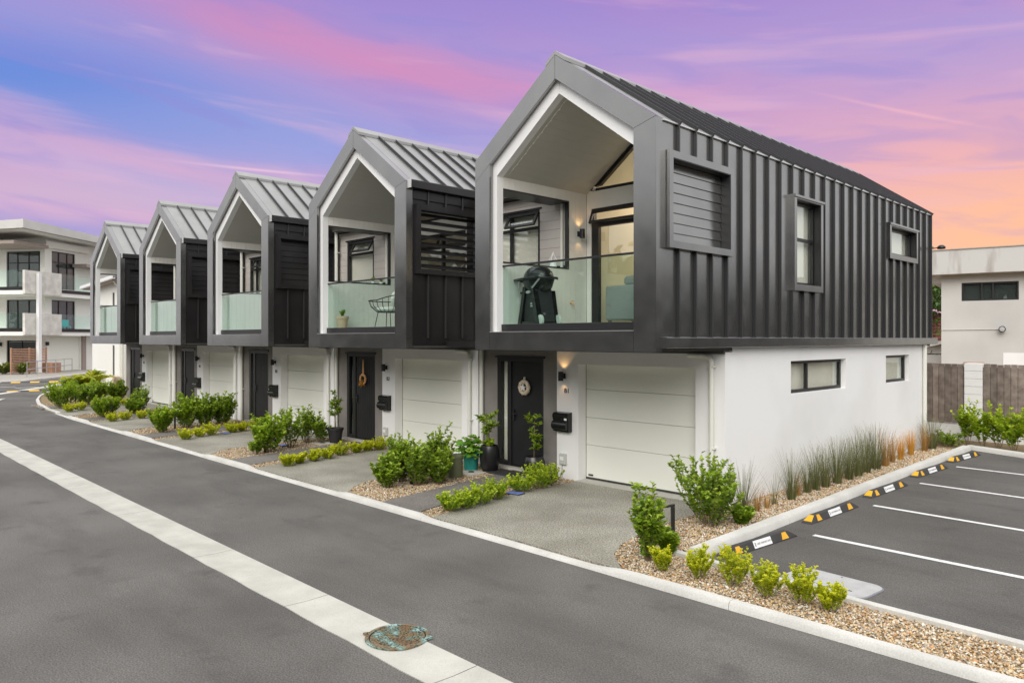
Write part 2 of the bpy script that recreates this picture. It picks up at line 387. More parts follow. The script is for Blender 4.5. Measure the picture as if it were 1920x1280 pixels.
# ------------------------------------------------------------------ ground, road, kerbs
PITCH = 5.781
def sheet(name, mat, pts, z, lo=None):
    mb = MB()
    if lo is None: mb.add([(x, y, z) for x, y in pts], [tuple(range(len(pts)))])
    else: mb.prism(pts, lo, z, 'z')
    return struct(link(name, mb.mesh(name, mat)))
sheet('ground', 'asphalt', [(-600, -600), (600, -600), (600, 600), (-600, 600)], -.03)
KP = [(30, -1.95), (4.3, -1.95), (0, -1.94), (-22, -1.90), (-25.6, -1.75), (-28.6, -1.45), (-31.2, -.98), (-33.6, -.38), (-35.6, .28), (-37.6, 1.3), (-39.3, 2.8), (-40.5, 5), (-41, 9), (-41, 22)]
def resample(P, step):
    out = [Vector((*P[0], 0))]
    for a, b in zip(P, P[1:]):
        a, b = Vector((*a, 0)), Vector((*b, 0)); n = max(1, int((b - a).length / step))
        out += [a.lerp(b, (i + 1) / n) for i in range(n)]
    return out
def kerb_h(x):      # upstand drops to a lip at each driveway mouth
    if x > 2: return .05
    if x < -24: return .05
    l = (x + 3.0) % PITCH - 3.0       # driveway of each house is 0.6 .. -2.7 in its own frame
    def ss(a, b, v): t = min(1, max(0, (v - a) / (b - a))); return t * t * (3 - 2 * t)
    f = 1.0
    for k in (0, 1):
        f = min(f, 1 - ss(-2.95, -2.55, l - k * PITCH) * (1 - ss(.45, .95, l - k * PITCH)))
    return .012 + .04 * f
lot = [(.80, -1.85), (.80, 12.2), (2.4, 11.5), (4, 10.9), (10, 10.9), (10, 40), (-41, 40)] + [(p[0] + (.05 if p[0] < -33 else 0), p[1] + .05) for p in KP[:2:-1]]
sheet('lot', 'soil', lot, 0.0)
sheet('pebble_strip', 'soil', [(.7, -1.85), (14, -1.85), (14, -1.7), (4.5, -1.05), (1.0, -.86), (.7, -.8)], .004)
def sweep_kerb(name, P, hfun, width, seg, base=-.06, side=1):
    pts = resample(P, .12); root = None; i = 0; k = 0
    while i < len(pts) - 1:
        L_ = 0; j = i
        while j < len(pts) - 1 and L_ < seg: L_ += (pts[j + 1] - pts[j]).length; j += 1
        mb = MB(); prof_n = 6; o = 0
        for q in range(i, j + 1):
            d = (pts[min(q + 1, len(pts) - 1)] - pts[max(q - 1, 0)]).normalized(); nrm = Vector((d.y, -d.x, 0)) * side
            p = pts[q].copy()
            if q == i and i > 0: p += d * .006
            h = hfun(p.x) + .004 * math.sin(p.x * 1.7 + p.y)
            for off, z in ((0, base), (.012, h - .028), (.036, h - .004), (width - .01, h), (width, h - .01), (width, base)):
                v = p + nrm * off; mb.v.append((v.x, v.y, z))
        n = j - i + 1
        for q in range(n - 1):
            for e in range(5):
                a = q * 6 + e; mb.f.append((a, a + 1, a + 7, a + 6))
        mb.f.append((0, 1, 2, 3, 4, 5)); mb.f.append(tuple((n - 1) * 6 + e for e in range(6)))
        o_ = link(name if root is None else 'kerb_stone', mb.mesh('kerb_stone', 'kerb', 40.), root)
        if root is None: root = struct(o_)
        i = j
    return root
sweep_kerb('road_kerb', KP, kerb_h, .12, 2.45)
sweep_kerb('parking_side_kerb', [(1.16, -.72), (.94, 11.45)], lambda x: .10, .17, 2.3, side=-1)
sweep_kerb('parking_front_kerb', [(14, -1.62), (4.5, -.98), (1.25, -.80), (.86, -.76)], lambda x: .065, .12, 3.0, side=-1)
sweep_kerb('parking_back_kerb', [(.80, 11.62), (2.1, 11.02), (6, 9.3), (12, 7)], lambda x: .09, .15, 2.4, side=-1)
park = sheet('parking_lot', 'parking_asphalt', [(1.16, -.78), (4.5, -.96), (14, -1.6), (14, -1.9), (30, -1.9), (30, 12), (12, 7.05), (6, 9.35), (2.1, 11.05), (.90, 11.6)], -.012)
for x0, y0, x1, y1 in ((1.62, 1.33, 8, 1.07), (1.51, 3.77, 8, 3.35), (1.42, 6.27, 8, 5.75), (1.36, 8.72, 8, 8.25)):
    o = part(park, 'painted_line', 'line_paint', lambda mb: mb.add([(x0, y0 - .05, -.008), (x1, y1 - .05, -.008), (x1, y1 + .05, -.008), (x0, y0 + .05, -.008)], [(0, 1, 2, 3)]))
# concrete channel across the lane: two long edges, a joint every few metres, set slightly into the asphalt
ch = None
xs = [9.0, 5.6, 3.5, 1.43, -.9, -3.2, -6.2, -9.2, -12.2, -15.2, -18.2, -22, -26, -30, -33.5]
def chy(x): return -4.54 if x > -18 else -4.54 + (x + 18) ** 2 * .012
for a_, b_ in zip(xs, xs[1:]):
    def slab(mb):
        n = 6
        for i in range(n + 1):
            x = a_ + (b_ - a_) * i / n + (-.004 if i == 0 else .004 if i == n else 0); y = chy(x)
            for dy, z in ((0, -.025), (0, -.022), (-.24, -.029), (-.49, -.022), (-.49, -.035)): mb.v.append((x, y + dy + (.008 * math.sin(x * 5) if dy == -.49 else 0), z))
        for i in range(n):
            for e in range(4): q = i * 5 + e; mb.f.append((q, q + 1, q + 6, q + 5))
    if ch is None: ch = struct(part(None, 'drainage_channel', 'concrete', slab))
    else: part(ch, 'channel_slab', 'concrete', slab)
# driveways, paths, aprons of the five houses
for n in range(5):
    dx = -PITCH * n
    o = sheet('driveway', 'aggregate', [(x + dx, y) for x, y in ((-2.66, -1.80), (-2.85, -.9), (-3.0, .2), (-3.0, 1.78), (-.0, 1.78), (-.08, .7), (.02, -.3), (.14, -.95), (.36, -1.38), (.80, -1.80))], .022, -.02)
    struct(part(None, 'garage_apron', 'concrete', lambda mb: mb.box(-3.0 + dx, -.53 + dx, 1.785, 2.12, -.02, .030)))
    sheet('entry_path', 'path_aggregate', [(x + dx, y) for x, y in ((-4.02, -1.80), (-4.22, -.6), (-4.46, .8), (-4.62, 1.78), (-3.60, 1.78), (-3.42, .4), (-3.26, -.9), (-3.05, -1.80))], .022, -.02)
    struct(part(None, 'door_sill', 'concrete', lambda mb: mb.box(-5.3 + dx, -3.88 + dx, 1.785, 2.05, -.02, .055)))
# the street beyond: paved footway, its kerb, dashed lines, humps
sheet('footway', 'paver_far', [(-50.0, -14), (-49.3, -3), (-47.9, .4), (-49.5, 2.6), (-52.6, 4.9), (-58, 8.5), (-66, 13), (-120, 40), (-120, -14)], .04)
sweep_kerb('street_kerb', [(-66, 13), (-58, 8.5), (-52.6, 4.9), (-49.5, 2.6), (-47.8, .4), (-49.2, -3), (-50, -14)], lambda x: .06, .18, 6, side=1)
sweep_kerb('median_kerb', [(-33.5, -4.0), (-37.4, -1.2), (-41, 1.2), (-44.6, 3.0), (-50, 6)], lambda x: .0, .45, 6, side=1)
def far_line(x0, y0, x1, y1, w=.16):
    d = Vector((x1 - x0, y1 - y0, 0)).normalized(); nn = Vector((-d.y, d.x, 0)) * w / 2
    struct(part(None, 'road_marking', 'line_paint', lambda mb: mb.add([(x0 - nn.x, y0 - nn.y, -.024), (x1 - nn.x, y1 - nn.y, -.024), (x1 + nn.x, y1 + nn.y, -.024), (x0 + nn.x, y0 + nn.y, -.024)], [(0, 1, 2, 3)])))
far_line(-43.2, -.9, -42.6, .4); far_line(-41.2, .1, -41.8, 1.3); far_line(-40.6, 2.3, -42.2, 3.3)
def hump(label, x0, y0, x1, y1, n):
    t = T('speed_hump', label, 'speed hump', (x0, y0, -.03), math.atan2(y1 - y0, x1 - x0), 'speed humps across the far street')
    L_ = math.hypot(x1 - x0, y1 - y0) / n
    for k in range(n):
        part(t, 'hump_module', 'yellow_rubber' if k % 2 else 'rubber', lambda mb: mb.prism([(-.2, 0), (-.12, .05), (.12, .05), (.2, 0)], 0, L_ - .01, 'x'), ('hump', k % 2, L_), loc=(k * L_, 0, 0))
hump('black and yellow speed hump nearer the house row', -38.05, -1.3, -38.5, 2.0, 7)
hump('black and yellow speed hump farther off by the railing', -47.6, .6, -46.2, 3.8, 7)

# ------------------------------------------------------------------ the five gabled houses
SL = .718; TH = math.atan(SL); CX = -1.875; EAVE = 5.70; APEX = 7.046; DEP = 11.72
FIN0, FINP = .522, .445
FRAME_IN = (-3.38, -.37)
def zceil(x): return 6.47 - .75 * abs(x - CX)
LABELS = ['dark metal gabled house marked B1, nearest, with its whole ribbed side wall in view',
          'gabled house marked B2 with open louvres, second of the row, beside B1',
          'gabled house third in the row, between the B2 house and the fourth gable',
          'gabled house fourth in the row, with a curved lounger on its balcony',
          'gabled house farthest along the row, next to the plain white house']
def window(parent, axis, u0, u1, v0, v1, w, bar=.05, depth=.05, splits=(), hsplits=(), mat='black_alu', blind=True, gl='window_glass', inward=1, blind_mat='blind'):
    """Window part: frame mesh with panes (and a blind behind) as sub-parts. axis 'x': lies in plane x = w and spans (y, z); 'y': plane y = w, spans (x, z)."""
    def B(mb, a, b, c, d, e, f):        # a, b along u; c, d along v; e, f depth towards the inside
        lo, hi = sorted((w + e * inward, w + f * inward))
        if axis == 'x': mb.box(lo, hi, a, b, c, d)
        else: mb.box(a, b, lo, hi, c, d)
    us = [u0 + bar] + [x for s_ in splits for x in (s_ - bar / 2, s_ + bar / 2)] + [u1 - bar]
    vs = [v0 + bar] + [x for s_ in hsplits for x in (s_ - bar / 2, s_ + bar / 2)] + [v1 - bar]
    def fr(mb):
        B(mb, u0, u0 + bar, v0, v1, 0, depth); B(mb, u1 - bar, u1, v0, v1, 0, depth)
        B(mb, u0 + bar, u1 - bar, v0, v0 + bar, 0, depth); B(mb, u0 + bar, u1 - bar, v1 - bar, v1, 0, depth)
        for s_ in splits: B(mb, s_ - bar / 2, s_ + bar / 2, v0 + bar, v1 - bar, .002, depth - .002)
        for s_ in hsplits: B(mb, u0 + bar, u1 - bar, s_ - bar / 2, s_ + bar / 2, .004, depth - .004)
    f = part(parent, 'window', mat, fr)
    for i in range(0, len(us), 2):
        for j in range(0, len(vs), 2):
            part(f, 'pane', gl, lambda mb: B(mb, us[i] - .005, us[i + 1] + .005, vs[j] - .005, vs[j + 1] + .005, depth * .5, depth * .5 + .006))
    if blind: part(f, 'blind', blind_mat, lambda mb: B(mb, u0 + .01, u1 - .01, v0 + .01, v1 - .01, depth + .05, depth + .06))
    return f
def townhouse(i):
    h = T('gabled_townhouse', LABELS[i], 'townhouse', (-PITCH * i, 0, 0), 0, 'row of gabled houses along the lane')
    near = i == 0; K = lambda k: ('th', k)
    # ---- ground floor
    def gw(mb):
        grid_wall(-3.53, 0, -.05, 2.42, [(-3.0, -.53, -.05, 2.16)], lambda a, b, c, d: mb.box(a, b, 1.865, 2.085, c, d))
        holes = [(4.10, 6.505, 1.65, 2.235), (8.68, 10.178, 1.65, 2.26)] if near else []
        grid_wall(2.085, 11.31, -.05, 2.50, holes, lambda a, b, c, d: mb.box(-.22, 0, a, b, c, d))
    part(h, 'ground_floor_wall', 'white_plaster', gw, ('gw', near))
    part(h, 'entry_wall', 'grey_concrete', lambda mb: grid_wall(-5.76, -3.534, -.05, 2.42, [(-5.25, -3.94, -.05, 2.25)], lambda a, b, c, d: mb.box(a, b, 1.93, 2.085, c, d)), K('ew'))
    part(h, 'wall_infill', 'dark_soffit', lambda mb: (mb.box(-5.76, -3.55, 2.2, 2.3, 0, 2.4), mb.box(-3.3, -.3, 2.25, 2.3, 0, 2.4)), K('inf'))
    pbox(h, 'lintel_beam', 'dark_soffit', -5.76, -.002, 1.82, 1.99, 2.39, 2.455)
    # garage door: dark seal frame, four lift-up panels
    g = part(h, 'garage_door', 'garage_seal', lambda mb: mb.box(-3.0, -.53, 2.135, 2.15, .03, 2.2), K('gd'))
    for z0, z1 in ((.066, .66), (.664, 1.17), (1.174, 1.69), (1.694, 2.2)):
        pbox(g, 'panel', 'garage', -2.996, -.534, 2.09, 2.13, z0 + .001, z1 - .001, .003)
    pbox(g, 'rubber_strip', 'rubber', -2.995, -.535, 2.085, 2.13, .032, .062)
    pbox(g, 'bolt', 'black_alu', -2.93, -2.83, 2.07, 2.09, .10, .125)
    # front door
    d = part(h, 'front_door', 'black_alu', lambda mb: (grid_wall(-5.245, -3.945, .056, 2.245, [(-5.15, -4.96, .15, 2.17), (-4.85, -4.0, .07, 2.17)], lambda a, b, c, e: mb.box(a, b, 1.94, 2.03, c, e)), mb.box(-5.29, -3.9, 1.90, 1.93, 2.245, 2.275)), K('fd'))
    leaf = pbox(d, 'door_leaf', 'door_black', -4.848, -4.002, 1.965, 2.01, .075, 2.168, .004)
    if i in (1, 2, 3):
        for k in range(8): pbox(leaf, 'groove_board', 'door_black', -.40 + k * .1, -.306 + k * .1, -.032, -.023, -1.03, 1.03, .003)
    part(d, 'sidelight', 'window_glass' if i != 1 else 'dark_glass', lambda mb: mb.box(-5.155, -4.955, 1.98, 1.988, .145, 2.175), ('sl', i == 1))
    part(d, 'sidelight_blind', 'blind', lambda mb: mb.box(-5.155, -4.955, 2.04, 2.05, .145, 2.175), K('slb'))
    part(d, 'handle', 'black_alu', lambda mb: (mb.box(-4.80, -4.76, 1.93, 1.965, .98, 1.2), mb.tube([(-4.78, 1.93, 1.12), (-4.78, 1.90, 1.12), (-4.66, 1.895, 1.12)], .011, 8)), K('hd'))
    # house number beside the garage
    link('house_number', text_mesh('B%d' % (i + 1), .125, 'ink'), h, (-3.275, 1.858, 1.655), (R(90), 0, 0))
    # ---- gable frame: five folded metal panels with open joints
    L0, R0 = FRAME_IN; j = .003
    zl = 5.60 - (L0 + 3.75) * SL
    def fr(name, pts): part(h, name, 'metal_grey', lambda mb: mb.prism(pts, 0, .055), ('fr', tuple(pts)))
    fr('frame_panel', [(-3.75, 2.44), (L0 - j, 2.44), (L0, 5.60 - j), (-3.75, zl - j)])
    fr('frame_panel', [(-3.75, zl + j), (L0, 5.60 + j), (CX - j, 6.68), (CX - j, APEX), (-3.75, EAVE)])
    fr('frame_panel', [(CX + j, 6.68), (R0, 5.60 + j), (0, EAVE), (CX + j, APEX)])
    fr('frame_panel', [(R0 + j, 2.44), (0, 2.44), (0, EAVE - 2 * j), (R0, 5.60 - j)])
    fr('frame_panel', [(L0 + j, 2.44), (R0 - j, 2.44), (R0 - j, 2.738), (L0 + j, 2.738)])
    pbox(h, 'sill_flashing', 'silver', L0, R0, .0, .15, 2.740, 2.748)
    part(h, 'frame_return', 'metal_grey', lambda mb: (mb.prism([(0, EAVE), (CX, APEX), (-3.75, EAVE), (-3.75, EAVE - .05), (CX, APEX - .05), (0, EAVE - .05)], .056, .151), mb.box(-.05, 0, .056, .151, 2.44, EAVE - .051), mb.box(-3.75, -3.70, .056, .151, 2.44, EAVE - .051), mb.box(-3.699, -.051, .056, .151, 2.44, 2.47)), K('fret'))
    # white trim set back inside the frame
    TI = (-3.30, -.44)
    part(h, 'white_trim', 'white_trim', lambda mb: (
        mb.prism([(-3.46, 2.75), (TI[0], 2.75), (TI[0], zceil(TI[0])), (-3.46, zceil(TI[0]) + .12)], .10, .241),
        mb.prism([(-3.46, zceil(TI[0]) + .122), (TI[0], zceil(TI[0]) + .002), (CX - .002, 6.47), (CX - .002, 6.80), (-3.46, 6.80 - SL * 1.585)], .10, .241),
        mb.prism([(CX + .002, 6.47), (TI[1], zceil(TI[1])), (-.30, zceil(TI[1])), (-.30, 6.80 - SL * 1.575), (CX + .002, 6.80)], .10, .241),
        mb.box(TI[1], -.30, .10, .241, 2.75, zceil(TI[1]) - .002)), K('trim'))
    # floor slab and base channel of the balustrade
    pbox(h, 'floor_slab', 'dark_soffit', -3.74, -.01, .152, DEP - .02, 2.45, 2.72)
    pbox(h, 'balcony_floor', 'concrete', -3.44, -.30, .242, 2.45, 2.722, 2.84)
    b = pbox(h, 'balustrade_channel', 'black_alu', -3.30, -.44, .20, .29, 2.76, 2.875, .004)
    for a_, b_ in ((-3.295, -1.905), (-1.895, -.445)): pbox(h, 'glass_pane', 'balustrade_glass', a_, b_, .238, .250, 2.86, 3.855)
    pbox(h, 'handrail', 'black_alu', -3.30, -.44, .222, .268, 3.857, 3.888, .005)
    # side walls of the balcony: dark outside, pale boarding inside, one open window on the left
    part(h, 'balcony_side_wall', 'metal_dark', lambda mb: (
        grid_wall(.243, 2.46, 2.84, 5.36, [(.243, 2.03, 3.93, 5.21)], lambda a, b_, c, e: mb.box(-3.74, -3.402, a, b_, c, e)),
        grid_wall(.243, 2.46, 2.84, 5.36, [(.243, 1.945, 3.93, 5.21)], lambda a, b_, c, e: mb.box(-3.40, -3.34, a, b_, c, e))), K('bsw'))
    def boards(mb):
        y = .245
        while y < 2.45:
            y2 = min(y + .135, 2.458)
            grid_wall(y, y2 - .004, 2.845, 5.41, [(.0, 1.945, 3.93, 5.21)], lambda a, b_, c, e: mb.box(-3.335, -3.30, a, b_, c, e))
            grid_wall(y, y2 - .004, 2.845, 5.41, [(.30, 1.90, 3.95, 5.20)], lambda a, b_, c, e: mb.box(-.44, -.405, a, b_, c, e))
            y = y2
    o = part(h, 'wall_boards', 'lining', boards, K('wb')); o['kind'] = 'stuff'
    part(h, 'opening_lining', 'black_alu', lambda mb: (mb.box(-3.76, -3.292, .243, 1.943, 5.185, 5.209), mb.box(-3.76, -3.292, .243, 1.943, 3.931, 3.955), mb.box(-3.37, -3.292, 1.92, 1.944, 3.956, 5.184)), K('ol'))
    # sloping ceiling in narrow boards
    def cboards(mb):
        for sgn in (-1, 1):
            n = 12; ext = 1.43
            for k in range(n):
                a, b_ = CX + sgn * ext * k / n + sgn * .0009, CX + sgn * ext * (k + 1) / n - sgn * .0009
                mb.prism([(a, zceil(a)), (b_, zceil(b_)), (b_, zceil(b_) + .03), (a, zceil(a) + .03)], .242, 2.46)
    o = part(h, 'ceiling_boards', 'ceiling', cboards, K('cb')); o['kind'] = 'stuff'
    part(h, 'ceiling_backing', 'dark_soffit', lambda mb: mb.prism([(-3.31, zceil(-3.31) + .034), (CX, 6.504), (-.44, zceil(-.44) + .034), (-.44, zceil(-.44) + .05), (CX, 6.52), (-3.31, zceil(-3.31) + .05)], .245, 2.6), K('cbk'))
    # back wall of the balcony with sliding door and triangular light
    part(h, 'balcony_back_wall', 'lining', lambda mb: (mb.box(-3.30, -3.19, 2.462, 2.60, 2.84, 5.46), mb.box(-3.19, -.44, 2.462, 2.60, 5.11, 5.44), mb.box(-.75, -.44, 2.462, 2.60, 2.84, 5.11),
         mb.prism([(-3.12, 5.46), (-3.12, zceil(-3.12)), (-3.14, zceil(-3.14)), (-3.16, 5.46)], 2.462, 2.6)), K('bbw'))
    sd = part(h, 'sliding_door', 'black_alu', lambda mb: grid_wall(-3.19, -.75, 2.84, 5.11, [(-3.03, -2.0, 2.88, 4.76), (-1.94, -.83, 2.88, 4.76), (-3.14, -2.0, 4.85, 5.04), (-1.94, -.83, 4.85, 5.04)], lambda a, b_, c, e: mb.box(a, b_, 2.485, 2.57, c, e)), K('sd'))
    for a_, b_ in ((-3.035, -1.995), (-1.945, -.825)): pbox(sd, 'pane', 'window_glass', a_, b_, 2.525, 2.533, 2.875, 4.765)
    tr = part(sd, 'awning_sash', 'black_alu', lambda mb: grid_wall(-3.16, -1.98, -.27, 0, [(-3.11, -2.03, -.225, -.045)], lambda a, b_, c, e: mb.box(a, b_, -.02, .02, c, e)), K('aw'), loc=(0, 2.46, 5.07), rot=(R(-22), 0, 0))
    pbox(sd, 'pane', 'window_glass', -1.945, -.825, 2.525, 2.533, 4.84, 5.05)
    gl = part(h, 'gable_window', 'black_alu', lambda mb: (mb.box(-3.10, -.48, 2.485, 2.57, 5.442, 5.50), mb.prism([(-3.12, zceil(-3.12) - .002), (CX, 6.468), (CX, 6.39), (-3.00, zceil(-3.00) - .08)], 2.485, 2.57),
         mb.prism([(CX, 6.468), (-.48, zceil(-.48) - .002), (-.48, zceil(-.48) - .08), (CX, 6.39)], 2.485, 2.57)), K('gwi'))
    part(gl, 'pane', 'window_glass', lambda mb: mb.prism([(-3.0, 5.49), (-.5, 5.49), (-.5, 5.52), (CX, 6.41)], 2.525, 2.531), K('gwp'))
    # the room behind
    part(h, 'room_shell', 'room', lambda mb: (mb.prism([(-3.3, 2.84), (-.45, 2.84), (-.45, zceil(-.45)), (CX, 6.45), (-3.3, zceil(-3.3))], 6.6, 6.65), mb.box(-3.31, -3.27, 2.62, 6.6, 2.84, 5.4), mb.box(-.44, -.40, 2.62, 6.6, 2.84, 5.4), mb.box(-3.27, -.44, 2.62, 6.6, 2.80, 2.84),
         mb.prism([(-3.31, zceil(-3.31)), (CX, 6.45), (-.44, zceil(-.44)), (-.44, zceil(-.44) + .03), (CX, 6.48), (-3.31, zceil(-3.31) + .03)], 2.605, 6.6)), K('room'))
    # ---- ribbed cladding of the right-hand side
    ymax = DEP if near else 2.05
    holes = [(.207, 1.962, 3.90, 5.26)] + ([(4.06, 5.24, 3.48, 5.17), (8.68, 10.50, 4.39, 5.18)] if near else [])
    ys = [.153] + [FIN0 + FINP * k for k in range(26) if FIN0 + FINP * k < ymax - .05] + [ymax]
    cm = 'metal_grey' if near else 'metal_dark'  # farther houses: same cladding, with its dark reflections put into a darker colour
    zt = EAVE - .035
    for k, (a_, b_) in enumerate(zip(ys, ys[1:])):
        grid_wall(a_ + .001, b_ - .001, 2.50, zt, holes, lambda a, b, c, d: pbox(h, 'cladding_pan', cm, -.03, 0, a, b, c, d))
    for y in ys[1:-1]:
        cuts = [(2.64, EAVE - .01)]
        for hh in holes:
            if hh[0] - .02 < y < hh[1] + .02: cuts = [(2.64, hh[2]), (hh[3], EAVE - .01)]
        for z0, z1 in cuts: pbox(h, 'cladding_rib', 'rib_shade', .001, .052, y - .014, y + .014, z0, z1, .003)
    part(h, 'inner_sheet', 'dark_soffit', lambda mb: grid_wall(.16, DEP - .05, 2.50, 5.6, holes, lambda a, b, c, d: mb.box(-.10, -.04, a, b, c, d)), ('ins', near))
    part(h, 'corner_flashing', cm, lambda mb: mb.box(-.0, .012, .002, .152, 2.446, EAVE - .01), K('cf'))
    pbox(h, 'end_flashing', cm, -.03, .02, ymax, ymax + .03, 2.5, EAVE)
    if near:
        part(h, 'base_flashing', 'metal_grey', lambda mb: mb.prism([(.004, 2.655), (.12, 2.645), (.125, 2.64), (.125, 2.50), (.115, 2.495), (.004, 2.495)], .09, 11.84), K('bf'))
        pbox(h, 'eave_flashing', 'silver', .0, .035, .155, DEP, EAVE - .034, EAVE - .014)
    else:
        pbox(h, 'eave_board', 'metal_dark', .0, .025, .16, 2.0, 5.36, 5.52)
    # louvred screen
    lv = part(h, 'louvre_frame', cm, lambda mb: grid_wall(.207, 1.962, 3.90, 5.26, [(.30, 1.87, 4.0, 5.16)], lambda a, b, c, d: mb.box(-.16, .095, a, b, c, d)), ('lv', cm))
    op = i == 1
    part(h, 'louvre_reveal', 'rib_shade', lambda mb: (mb.box(-.06, .09, 1.855, 1.869, 4.001, 5.159), mb.box(-.06, .09, .302, 1.854, 5.147, 5.159)), K('lr'))
    for k in range(8):
        z = 4.0725 + k * .145
        if op: pbox(lv, 'slat', 'metal_dark', -.135, .005, .302, 1.868, z - .006, z + .006, .003, rot=(0, R(38), 0))
        else: pbox(lv, 'slat', 'metal_dark' if not near else 'metal_grey', -.085, -.068, .302, 1.868, z - .076, z + .076, .004, rot=(0, R(-6), 0))
    if near:
        for (y0, y1, z0, z1, hs) in ((4.06, 5.24, 3.48, 5.17, (4.42,)), (8.68, 10.50, 4.39, 5.18, ())):
            part(h, 'window_flashing', 'metal_grey', lambda mb: (grid_wall(y0, y1, z0, z1, [(y0 + .09, y1 - .09, z0 + .11, z1 - .07)], lambda a, b, c, d: mb.box(-.15, .09, a, b, c, d)), mb.box(.0905, .115, y0 - .02, y1 + .02, z1 - .05, z1 - .01)))
            part(h, 'window_reveal', 'black_alu', lambda mb: grid_wall(y0 + .091, y1 - .091, z0 + .111, z1 - .071, [(y0 + .103, y1 - .103, z0 + .118, z1 - .083)], lambda a, b, c, d: mb.box(-.04, .086, a, b, c, d)))
            window(h, 'x', y0 + .09, y1 - .09, z0 + .11, z1 - .07, -.045, .055, .06, (), hs, inward=-1)
        window(h, 'x', 4.10, 6.505, 1.65, 2.235, -.10, .06, .06, (4.98,), (), inward=-1)
        window(h, 'x', 8.68, 10.178, 1.65, 2.26, -.10, .06, .06, (), (), inward=-1)
    # ---- roof: pans with upstand seams on the right slope, plain sheet on the left, ridge cap
    rl = (0 - CX) / math.cos(TH)
    zr = APEX + .004
    ry = [.152] + [FIN0 + FINP * k for k in range(26) if FIN0 + FINP * k < DEP - .05] + [DEP]
    for a_, b_ in zip(ry, ry[1:]):
        w_ = round(b_ - a_ - .002, 3)
        part(h, 'roof_pan', 'roof_metal', lambda mb: mb.box(.02, rl + .02, -w_ / 2, w_ / 2, -.02, .0), ('rp', w_), loc=(CX, (a_ + b_) / 2, zr), rot=(0, TH, 0))
    for y in ry[1:-1]:
        part(h, 'roof_seam', 'rib_shade', lambda mb: mb.box(.18, rl + .07, -.012, .012, .001, .055), K('rs'), loc=(CX, y, zr), rot=(0, TH, 0))
    part(h, 'roof_sheet', 'roof_metal', lambda mb: mb.box(-rl - .02, -.02, .155, DEP, -.02, 0), K('rsh'), loc=(CX, 0, zr), rot=(0, -TH, 0))
    part(h, 'ridge_cap', 'roof_metal', lambda mb: mb.prism([(CX - .20, zr - .138), (CX - .20, zr - .078), (CX, zr + .066), (CX + .20, zr - .078), (CX + .20, zr - .138), (CX, zr + .004)], .0, DEP + .01), K('rc'))
    part(h, 'rear_gable', 'metal_dark', lambda mb: mb.prism([(-3.74, 2.5), (-.04, 2.5), (-.04, EAVE - .05), (CX, APEX - .05), (-3.74, EAVE - .05)], DEP - .06, DEP - .02), K('rg'))
    part(h, 'left_side_wall', 'metal_dark', lambda mb: mb.box(-3.745, -3.69, 2.462, DEP - .07, 2.5, 5.64), K('lsw'))
    part(h, 'left_gutter', 'metal_grey', lambda mb: mb.box(-3.86, -3.755, .16, DEP, 5.50, 5.64), K('lg'))
    if not near:
        part(h, 'gutter', 'metal_dark', lambda mb: mb.prism([(.0, 5.70), (.125, 5.705), (.13, 5.69), (.13, 5.56), (.12, 5.55), (.0, 5.55)], .04, 2.1), K('gut'))
        part(h, 'gutter_end', 'silver', lambda mb: mb.box(.0, .132, .025, .038, 5.545, 5.71), K('gute'))
    # ---- recessed bay over the entry
    z = 2.60; WIN = (-5.36, -4.11, 3.96, 5.17)
    while z < 5.41:
        z1 = min(z + .178, 5.42)
        grid_wall(-5.76, -3.762 if z < 3.9 or z > 5.2 else -3.41, z, z1 - .005, [WIN], lambda a, b, c, d: pbox(h, 'weatherboard', 'board', a, b, 2.006, 2.028, c, d))
        z = z1
    part(h, 'bay_backing', 'dark_soffit', lambda mb: (grid_wall(-5.77, -3.755, 2.5, 5.5, [WIN], lambda a, b, c, d: mb.box(a, b, 2.056, 2.10, c, d)), mb.box(-5.77, -3.76, 3.5, 3.55, 2.5, 5.5)), K('bb'))
    bw = window(h, 'y', WIN[0], WIN[1], WIN[2], WIN[3], 2.015, .06, .07, (WIN[0] + .42,) if i != 1 else (), (4.82,), blind=True)
    part(bw, 'head_flashing', 'black_alu', lambda mb: mb.box(WIN[0] - .05, WIN[1] + .05, 1.985, 2.028, WIN[3] + .003, WIN[3] + .035), K('hf'))
    part(bw, 'open_sash', 'black_alu', lambda mb: grid_wall(-.42, .42, -.30, 0, [(-.37, .37, -.25, -.05)], lambda a, b, c, d: mb.box(a, b, -.02, .02, c, d)), K('os'), loc=(WIN[1] - .44, 2.0, WIN[3] - .05), rot=(R(-28), 0, 0))
    part(bw, 'sash_pane', 'window_glass', lambda mb: mb.box(-.375, .375, -.004, .004, -.255, -.045), K('osp'), loc=(WIN[1] - .44, 2.0, WIN[3] - .05), rot=(R(-28), 0, 0))
    part(h, 'bay_roof', 'dark_soffit', lambda mb: mb.box(-5.62, -3.88, 1.72, DEP, 5.44, 5.53), K('br'))
    part(h, 'entry_canopy', 'metal_dark', lambda mb: mb.box(-5.70, -3.762, .95, 2.0, 2.47, 2.58), K('ec'))
    part(h, 'bay_downpipe', 'pipe_white', lambda mb: mb.tube([(-3.50, 1.97, 5.40), (-3.50, 1.97, 3.96)], .03, 10), K('bdp'), smooth=40.)
    # downpipes
    def pipe(mb):
        mb.sm = True
        mb.tube([(-.62, 1.80, 2.365), (-.34, 1.80, 2.36), (-.25, 1.80, 2.34), (-.21, 1.80, 2.27), (-.205, 1.80, 2.15), (-.205, 1.80, 0)], .038, 12)
    dp = part(h, 'downpipe', 'pipe_white', pipe, K('dp'), smooth=40.)
    for zz in (.9, 2.18): pbox(dp, 'pipe_bracket', 'pipe_white', -.262, -.148, 1.77, 1.864, zz, zz + .022)
